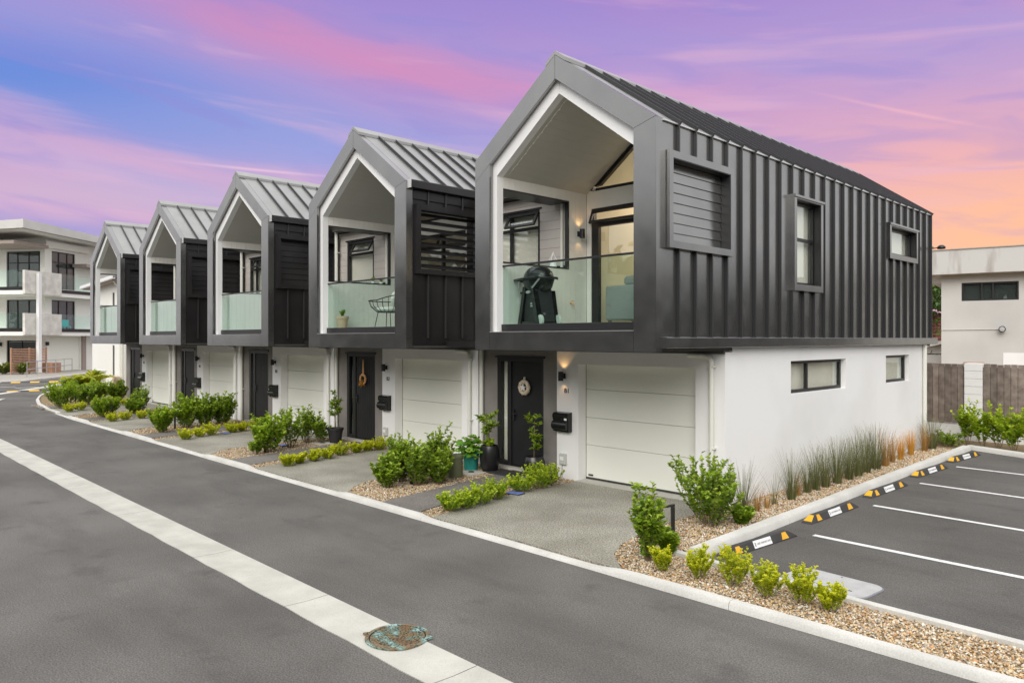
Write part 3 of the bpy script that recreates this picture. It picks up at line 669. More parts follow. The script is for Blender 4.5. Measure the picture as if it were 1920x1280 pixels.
    if i:
        q = part(h, 'downpipe', 'pipe_white', lambda mb: mb.tube([(.12, 1.86, 5.50), (.12, 1.86, 0)], .043, 12), K('dp2'), smooth=40.)
        for zz in (1.0, 4.9): pbox(q, 'pipe_bracket', 'pipe_white', .06, .19, 1.84, 1.928, zz, zz + .022)
    else:
        part(h, 'downpipe', 'pipe_white', lambda mb: mb.tube([(.055, 11.1, 2.49), (.055, 11.1, 0)], .045, 12), smooth=40.)
    return h
HOUSES = [townhouse(i) for i in range(5)]

# ------------------------------------------------------------------ foliage helpers
def np_mesh(name, V, loops, sizes, mat, smooth=False, attrs=None, colattr=None):
    me = bpy.data.meshes.new(name); me.vertices.add(len(V)); me.vertices.foreach_set('co', np.ascontiguousarray(V, dtype=np.float32).ravel())
    me.loops.add(len(loops)); me.loops.foreach_set('vertex_index', np.ascontiguousarray(loops, dtype=np.int32))
    st = np.concatenate(([0], np.cumsum(sizes)[:-1])).astype(np.int32)
    me.polygons.add(len(sizes)); me.polygons.foreach_set('loop_start', st)
    if smooth: me.polygons.foreach_set('use_smooth', np.ones(len(sizes), dtype=bool))
    me.update(calc_edges=True)
    if attrs is not None:
        a = me.attributes.new('tint', 'FLOAT', 'POINT'); a.data.foreach_set('value', np.ascontiguousarray(attrs, dtype=np.float32))
    if colattr is not None:
        a = me.attributes.new('stone', 'FLOAT_COLOR', 'POINT'); a.data.foreach_set('color', np.ascontiguousarray(colattr, dtype=np.float32).ravel())
    me.materials.append(M[mat]); return me
def unit(A): return A / np.maximum(np.linalg.norm(A, axis=-1, keepdims=True), 1e-9)
def leaves_mesh(name, P, D, L, W, tint, mat, fold=.25, droop=.15):
    """Folded six-point leaves: base P, direction D, length L, width W (arrays)."""
    P, D = np.asarray(P, float), unit(np.asarray(D, float)); n = len(P)
    up = np.tile([0, 0, 1.], (n, 1)) + NR.normal(0, .45, (n, 3))
    S = unit(np.cross(D, up)); Nn = np.cross(S, D)
    L = np.broadcast_to(L, n)[:, None]; W = np.broadcast_to(W, n)[:, None]
    V = np.stack([P, P + D * L * .32 - S * W * .5 + Nn * W * fold, P + D * L * .72 - S * W * .42 + Nn * W * fold * .8 - Nn * L * droop * .4,
                  P + D * L - Nn * L * droop, P + D * L * .72 + S * W * .42 + Nn * W * fold * .8 - Nn * L * droop * .4, P + D * L * .32 + S * W * .5 + Nn * W * fold], 1).reshape(-1, 3)
    base = np.arange(n)[:, None] * 6
    loops = (base + np.array([0, 1, 2, 3, 0, 3, 4, 5])).ravel(); sizes = np.full(2 * n, 4)
    return np_mesh(name, V, loops, sizes, mat, attrs=np.repeat(tint, 6))
def shrub(name, label, cat, loc, h, w, mat='leaf_green', leaf=.055, stems=12, per=34, lean=.9, group=None, stemr=.006, first=.12, twigs=2, aspect=.55, tintpow=1., z0=0., newtop=.35, parent=None, bark='bark'):
    t = parent or T(name, label, cat, loc, random.uniform(0, 6), group)
    mb = MB(); mb.sm = True; P, D, Ti = [], [], []
    for s_ in range(stems):
        a = 2 * math.pi * (s_ + random.random() * .8) / stems * 2.4; rr = w * .5 * math.sqrt(random.random()) * lean
        hh = h * random.uniform(.50, 1.0) * (1 - .22 * (rr / (w * .5 + 1e-6)) ** 2)
        b0 = np.array([math.cos(a) * w * .06, math.sin(a) * w * .06, z0]); tp = np.array([math.cos(a) * rr, math.sin(a) * rr, z0 + hh]); md = b0 * .35 + tp * .65; md[2] = z0 + hh * .45
        def curve(u): return (1 - u) ** 2 * b0 + 2 * u * (1 - u) * md + u * u * tp
        paths = [([curve(u) for u in np.linspace(0, 1, 6)], 1.)]
        for k in range(twigs):
            u = random.uniform(.3, .75); q0 = curve(u); aa = random.uniform(0, 6.28); ln = h * random.uniform(.16, .32)
            q1 = q0 + np.array([math.cos(aa) * ln * .6, math.sin(aa) * ln * .6, ln]); paths.append(([q0, (q0 + q1) / 2 + [0, 0, -.02 * ln], q1], .55))
        for pth, f in paths:
            mb.tube(pth, [stemr * f * (1 - .7 * i / (len(pth) - 1)) for i in range(len(pth))], 5, False)
            arr = np.array(pth); n = int(per * f); st = first if f == 1 else .1
            us = st + (1 - st) * NR.random(n) ** .8; idx = us * (len(arr) - 1); i0 = np.clip(idx.astype(int), 0, len(arr) - 2); fr = (idx - i0)[:, None]
            p = arr[i0] * (1 - fr) + arr[i0 + 1] * fr; d = unit(arr[i0 + 1] - arr[i0]); az = NR.random(n) * 6.283
            rad = np.stack([np.cos(az), np.sin(az), NR.normal(.15, .25, n)], 1)
            P.append(p); D.append(d * .55 + rad * .85); Ti.append(np.clip(NR.random(n) ** tintpow * (1 - newtop) + newtop * us ** 3 + NR.normal(0, .08, n), 0, 1))
    P, D, Ti = np.concatenate(P), np.concatenate(D), np.concatenate(Ti); n = len(P)
    Ls = leaf * NR.uniform(.65, 1.2, n)
    link('stems', mb.mesh('stems', bark), t)
    link('foliage', leaves_mesh('foliage', P, D, Ls, Ls * aspect, Ti, mat), t)
    return t
def grass(name, label, loc, h, w, mat, blades=150, group=None, lean=.5, cat='ornamental grass'):
    n = blades; az = NR.random(n) * 6.283; r0 = w * .12 * np.sqrt(NR.random(n)); hh = h * NR.uniform(.45, 1.12, n); out = w * .60 * NR.random(n) * lean + .02
    b0 = np.stack([np.cos(az) * r0, np.sin(az) * r0, np.zeros(n)], 1); dr = np.stack([np.cos(az), np.sin(az), np.zeros(n)], 1)
    sd = np.stack([-np.sin(az), np.cos(az), np.zeros(n)], 1) * NR.uniform(.0024, .0046, n)[:, None]
    pts = []
    for u in (0, .35, .7, 1.0):
        c = b0 + dr * (out * u ** 1.5)[:, None] + np.array([0, 0, 1.]) * (hh * (u - .10 * u * u))[:, None]; wd = 1 - .75 * u
        pts += [c - sd * wd, c + sd * wd]
    V = np.stack(pts, 1).reshape(-1, 3); base = np.arange(n)[:, None] * 8
    loops = (base + np.array([0, 1, 3, 2, 2, 3, 5, 4, 4, 5, 7, 6])).ravel()
    me = np_mesh(name, V, loops, np.full(3 * n, 4), mat, attrs=np.repeat(NR.random(n), 8))
    o = link(name, me, None, loc); return tag(o, label, cat, group)
def tree(name, label, loc, h, cr, mat, n=2600, leaf=.28, group=None, trunk=.16):
    t = T(name, label, 'tree', loc, 0, group)
    mb = MB(); mb.sm = True; mb.tube([(0, 0, 0), (.05, 0, h * .3), (0, .05, h * .6)], [trunk, trunk * .75, trunk * .4], 8)
    cl = [(NR.normal(0, .45, 3) * cr * [1, 1, .8]) + [0, 0, h * .66] for _ in range(26)]
    for c in cl[:9]: mb.tube([(0, .02, h * .42), tuple(np.array([0, 0, h * .5]) * .5 + c * .5), tuple(c)], [trunk * .35, trunk * .2, .02], 5, False)
    link('trunk', mb.mesh('trunk', 'bark'), t)
    idx = NR.integers(0, len(cl), n); C = np.array(cl)[idx]; off = unit(NR.normal(0, 1, (n, 3))) * (cr * .36 * NR.random((n, 1)) ** .45)
    P = C + off; D = unit(off) + NR.normal(0, .6, (n, 3))
    link('crown', leaves_mesh('crown', P, D, leaf * NR.uniform(.6, 1.2, n), leaf * .55, np.clip(.2 + .5 * NR.random(n) + .15 * unit(off)[:, 2], 0, 1), mat), t)
    return t

# ------------------------------------------------------------------ neighbours on the right
O1 = Vector((-2.517, 21.486, 0)); E1 = math.atan2(.18, .983)
nb = T('white_neighbour_building', 'old white rendered building with a stained parapet behind the timber fence', 'building', O1, E1)
part(nb, 'wall', 'stucco_old', lambda mb: (grid_wall(0, 9, 0, 4.96, [(.63, 2.33, 3.98, 4.63)], lambda a, b, c, d: mb.box(a, b, 0, .25, c, d)), mb.box(0, .25, .25, 8, 0, 4.96), mb.box(.3, 9, 1.2, 1.3, 0, 4.9)))
part(nb, 'parapet', 'parapet', lambda mb: mb.box(-.75, 9.5, -.5, 8, 4.93, 5.78))
part(nb, 'parapet_coping', 'timber_pale', lambda mb: mb.box(-.78, 9.5, -.53, 8, 5.782, 5.815))
window(nb, 'y', .63, 2.33, 3.98, 4.63, .06, .05, .06, (1.24, 1.58), (), gl='dark_glass', blind=True)
part(nb, 'conduit', 'stucco_old', lambda mb: mb.tube([(.0, -.02, 2.95), (1.78, -.02, 2.96)], .014, 6))
part(nb, 'patched_panel', 'white_plaster', lambda mb: mb.box(1.88, 3.2, -.012, -.002, 1.2, 2.14))
part(nb, 'ledge', 'timber_brown', lambda mb: mb.box(.70, 1.35, -.06, -.002, 1.74, 1.80))
fl = T('floodlight', 'small round black floodlight on the wall of the white building', 'floodlight', (O1.x + 1.86 * .983 + .0, O1.y + 1.86 * .18 - .02, 2.965), E1)
part(fl, 'housing', 'black_alu', lambda mb: mb.lathe([(0, -.22), (.09, -.22), (.11, -.16), (.10, -.06), (.05, -.03), (.05, 0)], 14, axis='y'), smooth=40.)
part(fl, 'lens', 'silver', lambda mb: mb.lathe([(0, -.226), (.08, -.224)], 14, axis='y'))
# fence: grey boards over a low white wall, with a white block pier
fe = T('timber_fence', 'weathered grey board fence on a low white wall behind the parking', 'fence', (-1.9, 13.3, 0))
x = 0.; k = 0
while x < 7.2:
    w_ = random.uniform(.135, .155)
    if not (2.24 < x + w_ / 2 < 2.64): pbox(fe, 'board', 'timber_grey', x, x + .139, 0, .022, .44 + random.uniform(-.006, .006), 1.98 + random.uniform(-.012, .012), .003)
    x += .148
part(fe, 'low_wall', 'white_plaster', lambda mb: mb.box(-.2, 7.4, .05, .25, -.05, .43))
part(fe, 'backing_boards', 'timber_grey', lambda mb: mb.box(-.1, 7.3, .03, .045, .45, 1.9))
pr = T('block_pier', 'white painted block pier standing in the timber fence', 'pier', (.54, 13.3, 0))
for k in range(10): pbox(pr, 'block', 'white_plaster', -.2, .2, -.06, .3, k * .2 + .002, k * .2 + .197, .006)
rf = T('side_fence', 'pale short run of fence boards beside the rear corner of the B1 house', 'fence', (-.55, 11.9, 0))
for k in range(8): pbox(rf, 'board', 'timber_pale', 0, .022, k * .148, k * .148 + .143, .05, 1.72 + random.uniform(-.01, .01), .003)
# house with tiled roof and lean-to far behind
th = T('tiled_house', 'house with a dark red tiled roof glimpsed behind the B1 house', 'house', (-9.5, 32.0, 0), R(10))
part(th, 'wall', 'stucco_old', lambda mb: mb.box(0, 6, 0, 6, 0, 2.45))
tr_ = part(th, 'roof', 'tile_red', lambda mb: mb.add([(-.4, -.4, 2.42), (6.4, -.4, 2.42), (6.4, 6.4, 2.42), (-.4, 6.4, 2.42), (2.2, 3, 4.0), (3.8, 3, 4.0)], [(0, 1, 5, 4), (1, 2, 5), (2, 3, 4, 5), (3, 0, 4), (0, 1, 2, 3)]))
for k in range(9):
    f = k / 9; part(tr_, 'tile_course', 'tile_red', lambda mb: mb.box(-.4 + 2.6 * f, 6.4 - 2.6 * f, -.03, .03, -.02, .03), loc=(0, -.4 + 3.4 * f, 2.44 + 1.58 * f))
sh = T('white_shed', 'small white lean-to with a pale sloping roof left of the old building', 'shed', (-4.9, 23.6, 0), R(10))
part(sh, 'wall', 'stucco_old', lambda mb: mb.box(0, 2.2, 0, 2.5, 0, 2.0))
part(sh, 'roof', 'warm_white', lambda mb: mb.prism([(-.25, 1.95), (2.3, 2.55), (2.3, 2.68), (-.25, 2.1)], -.2, 2.7))
tree('garden_tree', 'dense green tree between the B1 house and the old white building', (-6.6, 33.5, 0), 8.4, 3.0, 'leaf_tree', 3600, .26)
def unseen_trees():  # added trees out of view, shaped to darken low reflections in the metal cladding
    out = []
    for x0, x1, y0, y1, n in ((25, 28, -30, 75, 7600), (-62, 28, -29, -25, 9000)):
        p = np.stack([NR.uniform(x0, x1, n), NR.uniform(y0, y1, n), np.zeros(n)], 1); t_ = p[:, 0] + p[:, 1]
        p[:, 2] = NR.random(n) * ((7.0 if x0 > 0 else 8.2) + 1.2 * np.sin(t_ * .5) + .8 * np.sin(t_ * 1.3)); out.append(p)
    p = np.concatenate(out); n = len(p)
    o = link('unseen_trees', leaves_mesh('unseen_trees', p, NR.normal(0, 1, (n, 3)), NR.uniform(.8, 1.4, n), .9, NR.random(n), 'leaf_unseen')); o['kind'] = 'stuff'; o['label'] = 'added belt of dark trees behind the viewer, darkening low reflections in the metal'
unseen_trees()
SPOT = [('tall thin hedge shrub in front of the white pier', .66, 12.3, 1.38, .42), ('bushy hedge shrub just right of the white pier', 1.02, 12.15, 1.02, .62), ('hedge shrub in front of the fence, third from the pier', 1.36, 12.05, 1.28, .58),
        ('hedge shrub in front of the fence, fourth from the pier', 1.72, 11.85, 1.22, .6), ('hedge shrub against the fence at the right picture edge', 2.08, 11.75, 1.36, .62), ('hedge shrub beyond the right picture edge', 2.6, 11.6, 1.3, .6)]
for lb, x, y, hh, ww in SPOT[:5]:
    shrub('hedge_shrub', lb, 'shrub', (x, y, 0), hh, ww, 'leaf_fresh', .085, 9, 36, group='hedge shrubs in front of the fence', first=.25, newtop=.6, twigs=3)
for lb, x, y in (('low dark ground-cover plant at the rear corner by the kerb', .42, 11.75), ('low spreading ground-cover plant between grass and hedge', .15, 12.25)):
    shrub('ground_cover', lb, 'plant', (x, y, 0), .36, .75, 'leaf_green', .05, 16, 26, group='ground cover at the rear bed')
lm = T('roof_lamp', 'tiny round lamp fixed to the rear corner of the B1 house', 'lamp', (.06, 11.78, 4.86))
part(lm, 'arm', 'black_alu', lambda mb: mb.tube([(-.06, 0, 0), (.1, 0, .02)], .012, 6)); part(lm, 'head', 'black_alu', lambda mb: mb.lathe([(0, -.05), (.09, -.04), (.1, 0), (.05, .05), (0, .06)], 12, c=(.16, 0, .02)), smooth=True)

# ------------------------------------------------------------------ left: plain white house and apartment block
wh = T('white_house', 'plain white house with a gutter beyond the last gable of the row', 'house', (-32.9, 3.05, 0), R(180 - 6.1))
part(wh, 'wall', 'cream_render', lambda mb: grid_wall(0, 9, 0, 5.55, [(2.42, 3.0, .75, 2.3), (2.42, 3.0, 3.5, 5.0)], lambda a, b, c, d: mb.box(a, b, -.2, 0, c, d)))
part(wh, 'side_wall', 'cream_render', lambda mb: (mb.box(0, .2, -7, -.2, 0, 5.55), mb.box(.3, 9, -.6, -.5, 0, 5.5)))
part(wh, 'roof', 'metal_grey', lambda mb: mb.prism([(.55, 5.62), (-7, 7.4), (-7, 7.3), (.55, 5.52)], -.3, 9.3, 'x'))
part(wh, 'gutter', 'white_trim', lambda mb: mb.box(-.3, 9.3, .45, .6, 5.50, 5.66)); part(wh, 'soffit', 'taupe', lambda mb: mb.box(-.2, 9.2, .0, .45, 5.45, 5.49))
for z0, z1 in ((.75, 2.3), (3.5, 5.0)): window(wh, 'y', 2.42, 3.0, z0, z1, -.04, .05, .06, (), (), gl='dark_glass', inward=-1, blind=False)
part(wh, 'downpipe', 'pipe_white', lambda mb: mb.tube([(.5, .38, 5.5), (.5, .30, 5.3), (.5, .07, 5.1), (.5, .07, 0)], .05, 8), smooth=40.)
part(wh, 'downpipe', 'pipe_white', lambda mb: mb.tube([(.1, .07, 5.4), (.1, .07, 0)], .05, 8), smooth=40.)
lw_ = T('low_wall', 'low white garden wall in front of the plain white house', 'wall', (-33.9, 2.5, 0), R(174))
part(lw_, 'wall_block', 'cream_render', lambda mb: mb.box(-.2, 1.4, 0, .2, 0, 1.05)); part(lw_, 'coping', 'white_trim', lambda mb: mb.box(-.22, 1.42, -.02, .22, 1.052, 1.09))
mb_ = T('meter_box', 'tan meter box standing against the plain white house', 'meter box', (-33.2, 2.78, 0), R(174))
part(mb_, 'case', 'tan_box', lambda m_: m_.box(-.28, .28, -.12, .12, .1, .8)); part(mb_, 'plinth', 'concrete', lambda m_: m_.box(-.3, .3, -.14, .14, 0, .098))
ap = T('apartment_building', 'three-storey pale apartment block with concrete balconies across the street', 'building', (-61.094, 5.715, 0), R(126.8))
Rm = lambda name, mat, a, b, y0, y1, c, d, p=ap: part(p, name, mat, lambda mb: mb.box(a, b, y0, y1, c, d))
part(ap, 'side_wall', 'cream_render', lambda mb: grid_wall(0, 12, 0, 10.6, [(.70, 3.22, 6.6, 9.58), (.70, 3.22, 3.2, 5.71), (.49, 3.76, 0, 2.75)], lambda a, b, c, d: mb.box(a, b, 0, .3, c, d)))
part(ap, 'front_wall', 'cream_render', lambda mb: grid_wall(.3, 12, 0, 10.6, [(.42, 3.41, 6.6, 9.5), (.65, 3.41, 3.2, 5.7), (.8, 3.4, 0, 2.5)], lambda a, b, c, d: mb.box(0, .3, a, b, c, d)))
part(ap, 'core', 'taupe', lambda mb: mb.box(1.2, 11.9, 1.2, 11.9, 0, 10.4))
for z0, z1 in ((6.6, 9.58), (3.2, 5.71)): window(ap, 'y', .70, 3.22, z0, z1, .08, .07, .08, (1.55, 2.45), (z1 - .85,) if z0 > 6 else (), gl='dark_glass', blind=True)
for z0, z1 in ((6.6, 9.5), (3.2, 5.7)): window(ap, 'x', .55, 3.41, z0, z1, .08, .07, .08, (1.5, 2.5), (z1 - .9,) if z0 > 6 else (), gl='dark_glass', blind=True)
window(ap, 'x', .85, 3.4, 0.1, 2.5, .08, .07, .08, (2.1,), (), gl='dark_glass', blind=False)
gd = Rm('garage_door', 'garage', .5, 3.75, .10, .16, .06, 2.74)
for m_, (zp, zh) in enumerate(((2.87, 4.53), (5.92, 7.70))):
    part(ap, 'balcony_slab', 'cream_render', lambda mb: (mb.box(-3.27, 12, -1.1, -.002, zp, zp + .30), mb.box(-3.27, -.002, 0, 12, zp, zp + .30)))
    part(ap, 'balcony_parapet', 'board_concrete', lambda mb: mb.box(-3.3, .27, -1.25, -1.05, zp + .05, zh))
    part(ap, 'balustrade_base', 'metal_dark', lambda mb: mb.box(.275, 7, -1.16, -1.06, zp + .302, zp + .55)); part(ap, 'balustrade_base', 'metal_dark', lambda mb: mb.box(-3.3, -3.2, -1.04, 7, zp + .302, zp + .55))
    for a_ in range(3): part(ap, 'glass_pane', 'balustrade_glass', lambda mb: mb.box(.29 + a_ * 1.5, 1.77 + a_ * 1.5, -1.12, -1.10, zp + .55, zh))
    for a_ in range(3): part(ap, 'glass_pane', 'balustrade_glass', lambda mb: mb.box(-3.26, -3.24, -1.02 + a_ * 1.6, .56 + a_ * 1.6, zp + .55, zh))
part(ap, 'column', 'white_trim', lambda mb: mb.box(-2.28, -2.0, -1.5, -1.27, 0, 7.55))
part(ap, 'column_foot', 'concrete', lambda mb: mb.box(-2.45, -1.83, -1.66, -1.1, 0, .1))
part(ap, 'pilaster', 'taupe', lambda mb: mb.box(3.9, 4.3, -.14, -.002, 0, 2.85))
part(ap, 'corner_column', 'cream_render', lambda mb: mb.box(4.31, 4.5, -1.05, -.85, 0, 2.85))
part(ap, 'roof', 'stucco_old', lambda mb: mb.add([(-4.4, -2.1, 10.62), (13, -2.1, 10.3), (13, 13, 10.3), (-4.4, 13, 10.2), (-4.4, -2.1, 11.25), (13, -2.1, 10.8), (13, 13, 10.8), (-4.4, 13, 10.7)], [(3, 2, 1, 0), (4, 5, 6, 7), (0, 1, 5, 4), (1, 2, 6, 5), (2, 3, 7, 6), (3, 0, 4, 7)]))
part(ap, 'soffit', 'cream_render', lambda mb: mb.add([(-4.2, -1.9, 10.58), (13, -1.9, 10.27), (13, 13, 10.25), (-4.2, 13, 10.16)], [(0, 1, 2, 3)]))
part(ap, 'fascia_band', 'cream_render', lambda mb: mb.box(-.25, 4.4, -.35, -.002, 9.75, 10.25))
part(ap, 'canopy', 'taupe', lambda mb: mb.box(-3.6, -.302, -.6, 5.2, 9.62, 9.86))
part(ap, 'small_canopy', 'taupe', lambda mb: mb.box(2.9, 6, -1.3, -.002, 8.5, 8.75))
part(ap, 'aerial', 'steel', lambda mb: (mb.tube([(0, 6, 10.7), (0, 6, 13.0)], .02, 5), mb.tube([(0, 5.5, 12.9), (0, 6.5, 12.9)], .05, 5)))
scn = T('slat_screen', 'brown timber slat screen below the balconies of the apartment block', 'screen', (-61.094, 5.715, 0), R(126.8))
for k in range(15): pbox(scn, 'slat', 'timber_brown', -4.35, -1.2, -1.22, -1.18, .16 + k * .12, .235 + k * .12)
for xx in (-4.45, -2.8, -1.2): pbox(scn, 'post', 'timber_brown', xx, xx + .09, -1.17, -1.08, 0, 1.98)
# things outside the apartments
pb = T('planter_box', 'brown slatted planter box beside the white garage door', 'planter', (-59.2, 5.75, .04), R(126.8))
for k in range(6): pbox(pb, 'slat', 'timber_brown', -.45, .45, -.45, .45, k * .13, k * .13 + .115)
rl_ = T('handrail', 'steel pedestrian railing in front of the apartment block', 'railing', (-53.0, 2.95, .04), math.atan2(4.6, -7.8))
for k in range(6): part(rl_, 'post', 'steel', lambda mb: mb.tube([(k * 1.8, 0, 0), (k * 1.8, 0, 1.02)], .028, 6))
for zz in (.52, 1.02): part(rl_, 'rail', 'steel', lambda mb: mb.tube([(0, 0, zz), (9, 0, zz)], .026, 6))
for lb, x, y in (('rounded olive shrub at the left picture edge', -58.3, 1.2), ('rounded olive shrub second from the left edge', -58.6, 2.6), ('rounded olive shrub nearest the slat screen', -58.0, 3.6)):
    shrub('clipped_shrub', lb, 'shrub', (x, y, .04), 1.0, 1.5, 'leaf_olive', .16, 24, 26, group='clipped shrubs by the apartments')
for lb, lx, ly, lz in (('small round black wall lamp at the left edge of the apartment block', -.08, 3.9, 2.2), ('small round black wall lamp right of the slat screen', .15, -.1, 2.25)):
    v = Matrix.Rotation(R(126.8), 4, 'Z') @ Vector((lx, ly, lz)) + Vector((-61.094, 5.715, 0))
    o = tag(part(None, 'wall_lamp', 'black_alu', lambda mb: mb.lathe([(0, -.14), (.13, -.14), (.13, .14), (0, .14)], 10), loc=v), lb, 'wall lamp')
v = Matrix.Rotation(R(126.8), 4, 'Z') @ Vector((1.6, -.55, 3.2)) + Vector((-61.094, 5.715, 0))
cd_ = T('garden_chair', 'turquoise chair on the lower apartment balcony behind glass', 'chair', v, R(100))
part(cd_, 'seat', 'turquoise', lambda mb: mb.box(-.25, .25, -.25, .25, .38, .43)); part(cd_, 'backrest', 'turquoise', lambda mb: mb.box(-.25, .25, .2, .25, .45, .95))
for a_, b_ in ((-.22, -.22), (.19, -.22), (-.22, .19), (.19, .19)): pbox(cd_, 'leg', 'turquoise', a_, a_ + .03, b_, b_ + .03, 0, .378)

# ------------------------------------------------------------------ fittings on the house fronts
ORD = ['B1', 'B2', 'third', 'fourth', 'farthest']
def spot(parent, loc, rot, e, col=(1, .55, .20), size=R(95), blend=.6, rad=.02):
    d = bpy.data.lights.new('lamp_light', 'SPOT'); d.energy = e; d.color = col; d.spot_size = size; d.spot_blend = blend; d.shadow_soft_size = rad
    o = bpy.data.objects.new('lamp_light', d); COL.objects.link(o); o.parent = parent; o.location = loc; o.rotation_euler = rot
def wall_lamp(label, loc, rz, lit, group=None):
    """Up-and-down cylinder lamp; its back plate touches the wall, the local -y side faces the viewer."""
    t = T('wall_lamp', label, 'wall lamp', loc, rz, group)
    part(t, 'back_plate', 'black_alu', lambda mb: mb.box(-.035, .035, -.012, 0, -.05, .05), ('wl', 1))
    part(t, 'arm', 'black_alu', lambda mb: mb.box(-.02, .02, -.05, -.012, -.03, .03), ('wl', 2))
    part(t, 'body', 'black_alu', lambda mb: mb.lathe([(.038, -.085), (.05, -.085), (.05, .085), (.038, .085), (.038, .05), (0, .05)], 18, c=(0, -.098, 0)), ('wl', 3), smooth=40.)
    part(t, 'bulb', 'lamp_glow' if lit else 'silver', lambda mb: mb.lathe([(0, .048), (.03, .053), (0, .066)], 10, c=(0, -.098, 0)), ('wl', 4, lit))
    if lit:
        part(t, 'bulb', 'lamp_glow', lambda mb: mb.lathe([(0, -.079), (.03, -.074), (0, -.068)], 10, c=(0, -.098, 0)))
        spot(t, (0, -.098, .09), (R(180 - 12), 0, 0), 1.4); spot(t, (0, -.098, -.09), (R(12), 0, 0), .9)
    return t
wall_lamp('lit black cylinder wall lamp above the B1 number', (-3.344, 1.865, 1.93), 0, True)
for i in range(1, 5):
    wall_lamp(['', 'unlit black cylinder wall lamp above the B2 number', 'unlit black wall lamp beside the garage of the third gabled house', 'unlit black wall lamp beside the garage of the fourth gabled house', 'unlit black wall lamp beside the garage of the farthest gabled house'][i], (-3.344 - PITCH * i, 1.865, 1.93), 0, False, 'unlit wall lamps')
wall_lamp('lit black cylinder lamp on the B1 balcony wall', (-3.30, 2.22, 4.62), R(90), True)
def letterbox(i):
    t = T('letterbox', ['glossy black letterbox with a white label, on the wall below the B1 number', 'glossy black letterbox below the B2 number', 'black letterbox on the pier of the third gabled house', 'black letterbox on the pier of the fourth gabled house', 'black letterbox on the pier of the farthest gabled house'][i], 'letterbox', (-3.34 - PITCH * i, 1.864, .90), 0, 'letterboxes beside the garage doors')
    part(t, 'body', 'enamel', lambda mb: mb.prism([(0, 0), (-.10, 0), (-.105, .03), (-.105, .20), (-.13, .27), (-.13, .31), (-.10, .345), (-.02, .36), (0, .36)], -.19, .19, 'x'), ('lb', 1), smooth=30.)
    def drum(mb):
        pr = [(-.105 - .075 * math.sin(a), .115 - .085 * math.cos(a)) for a in np.linspace(0, math.pi, 12)]
        mb.prism([(p[0], p[1]) for p in pr], -.18, .18, 'x')
    part(t, 'paper_drum', 'enamel', drum, ('lb', 2), smooth=30.)
    part(t, 'lock', 'silver', lambda mb: mb.lathe([(0, -.118), (.012, -.116), (.012, -.106)], 10, c=(.03, 0, .24), axis='y'), ('lb', 3))
    if i == 0: pbox(t, 'name_label', 'sign_white', .10, .16, -.125, -.112, .215, .255)
for i in range(5): letterbox(i)
for i in range(2):
    t = T('meter_box', ['small grey cable box low on the wall left of the B1 garage', 'small grey cable box low on the wall left of the B2 garage'][i], 'cable box', (-3.35 - PITCH * i, 1.864, .28), 0, 'cable boxes on the piers')
    pbox(t, 'case', 'grey_plastic', -.075, .075, -.06, 0, 0, .20, .008); pbox(t, 'conduit', 'grey_plastic', -.045, -.03, -.02, -.002, -.28, -.002)
    pbox(t, 'faceplate', 'sign_white', -.05, .04, -.064, -.0605, .08, .15)
# wreaths
w1 = T('door_wreath', 'round woven wreath with a white star on the B1 front door', 'wreath', (-4.45, 1.955, 1.66))
def torus(mb, r, q, n=28, k=8, tw=0.):
    for a in range(n):
        for b in range(k):
            A, B = 2 * math.pi * a / n, 2 * math.pi * b / k; rr = r + (q + tw * math.sin(A * 9 + B * 2)) * math.cos(B)
            mb.v.append((rr * math.cos(A), -q * 1.0 + (q + tw) * math.sin(B) * .8, rr * math.sin(A)))
    for a in range(n):
        for b in range(k): mb.f.append((a * k + b, ((a + 1) % n) * k + b, ((a + 1) % n) * k + (b + 1) % k, a * k + (b + 1) % k))
part(w1, 'ring', 'wicker', lambda mb: torus(mb, .115, .042, 36, 8, .010), smooth=True)
part(w1, 'star', 'star_white', lambda mb: mb.prism([((.085 if k % 2 == 0 else .036) * math.sin(k * math.pi / 5), (.085 if k % 2 == 0 else .036) * math.cos(k * math.pi / 5)) for k in range(10)], -.09, -.06))
part(w1, 'ribbon', 'star_white', lambda mb: mb.box(-.008, .008, -.05, -.01, .14, .21))
w2 = T('door_wreath', 'oval straw wreath with dried red leaves hanging on the B2 front door', 'wreath', (-4.45 - PITCH, 1.935, 1.60))
part(w2, 'ring', 'raffia', lambda mb: torus(mb, .115, .03, 30, 8, .006), smooth=True); part(w2, 'ribbon', 'raffia', lambda mb: mb.prism([(-.035, .12), (.035, .12), (.012, .5), (-.012, .5)], -.03, -.015))
n_ = 60; P_ = NR.normal(0, 1, (n_, 3)) * [.05, .02, .035] + [-.03, -.05, -.10]
link('dried_leaves', leaves_mesh('dried_leaves', P_, NR.normal(0, 1, (n_, 3)) * [1, .5, .6], .07, .03, NR.random(n_), 'grass_orange'), w2)
dm = T('doormat', 'black rubber doormat in front of the B1 door', 'doormat', (-4.42, 1.42, .024))
pbox(dm, 'mat', 'rubber', -.42, .42, -.24, .24, 0, .014, .004)
for k in range(10): pbox(dm, 'rib', 'rubber', -.39 + k * .08, -.35 + k * .08, -.21, .21, .0145, .019)

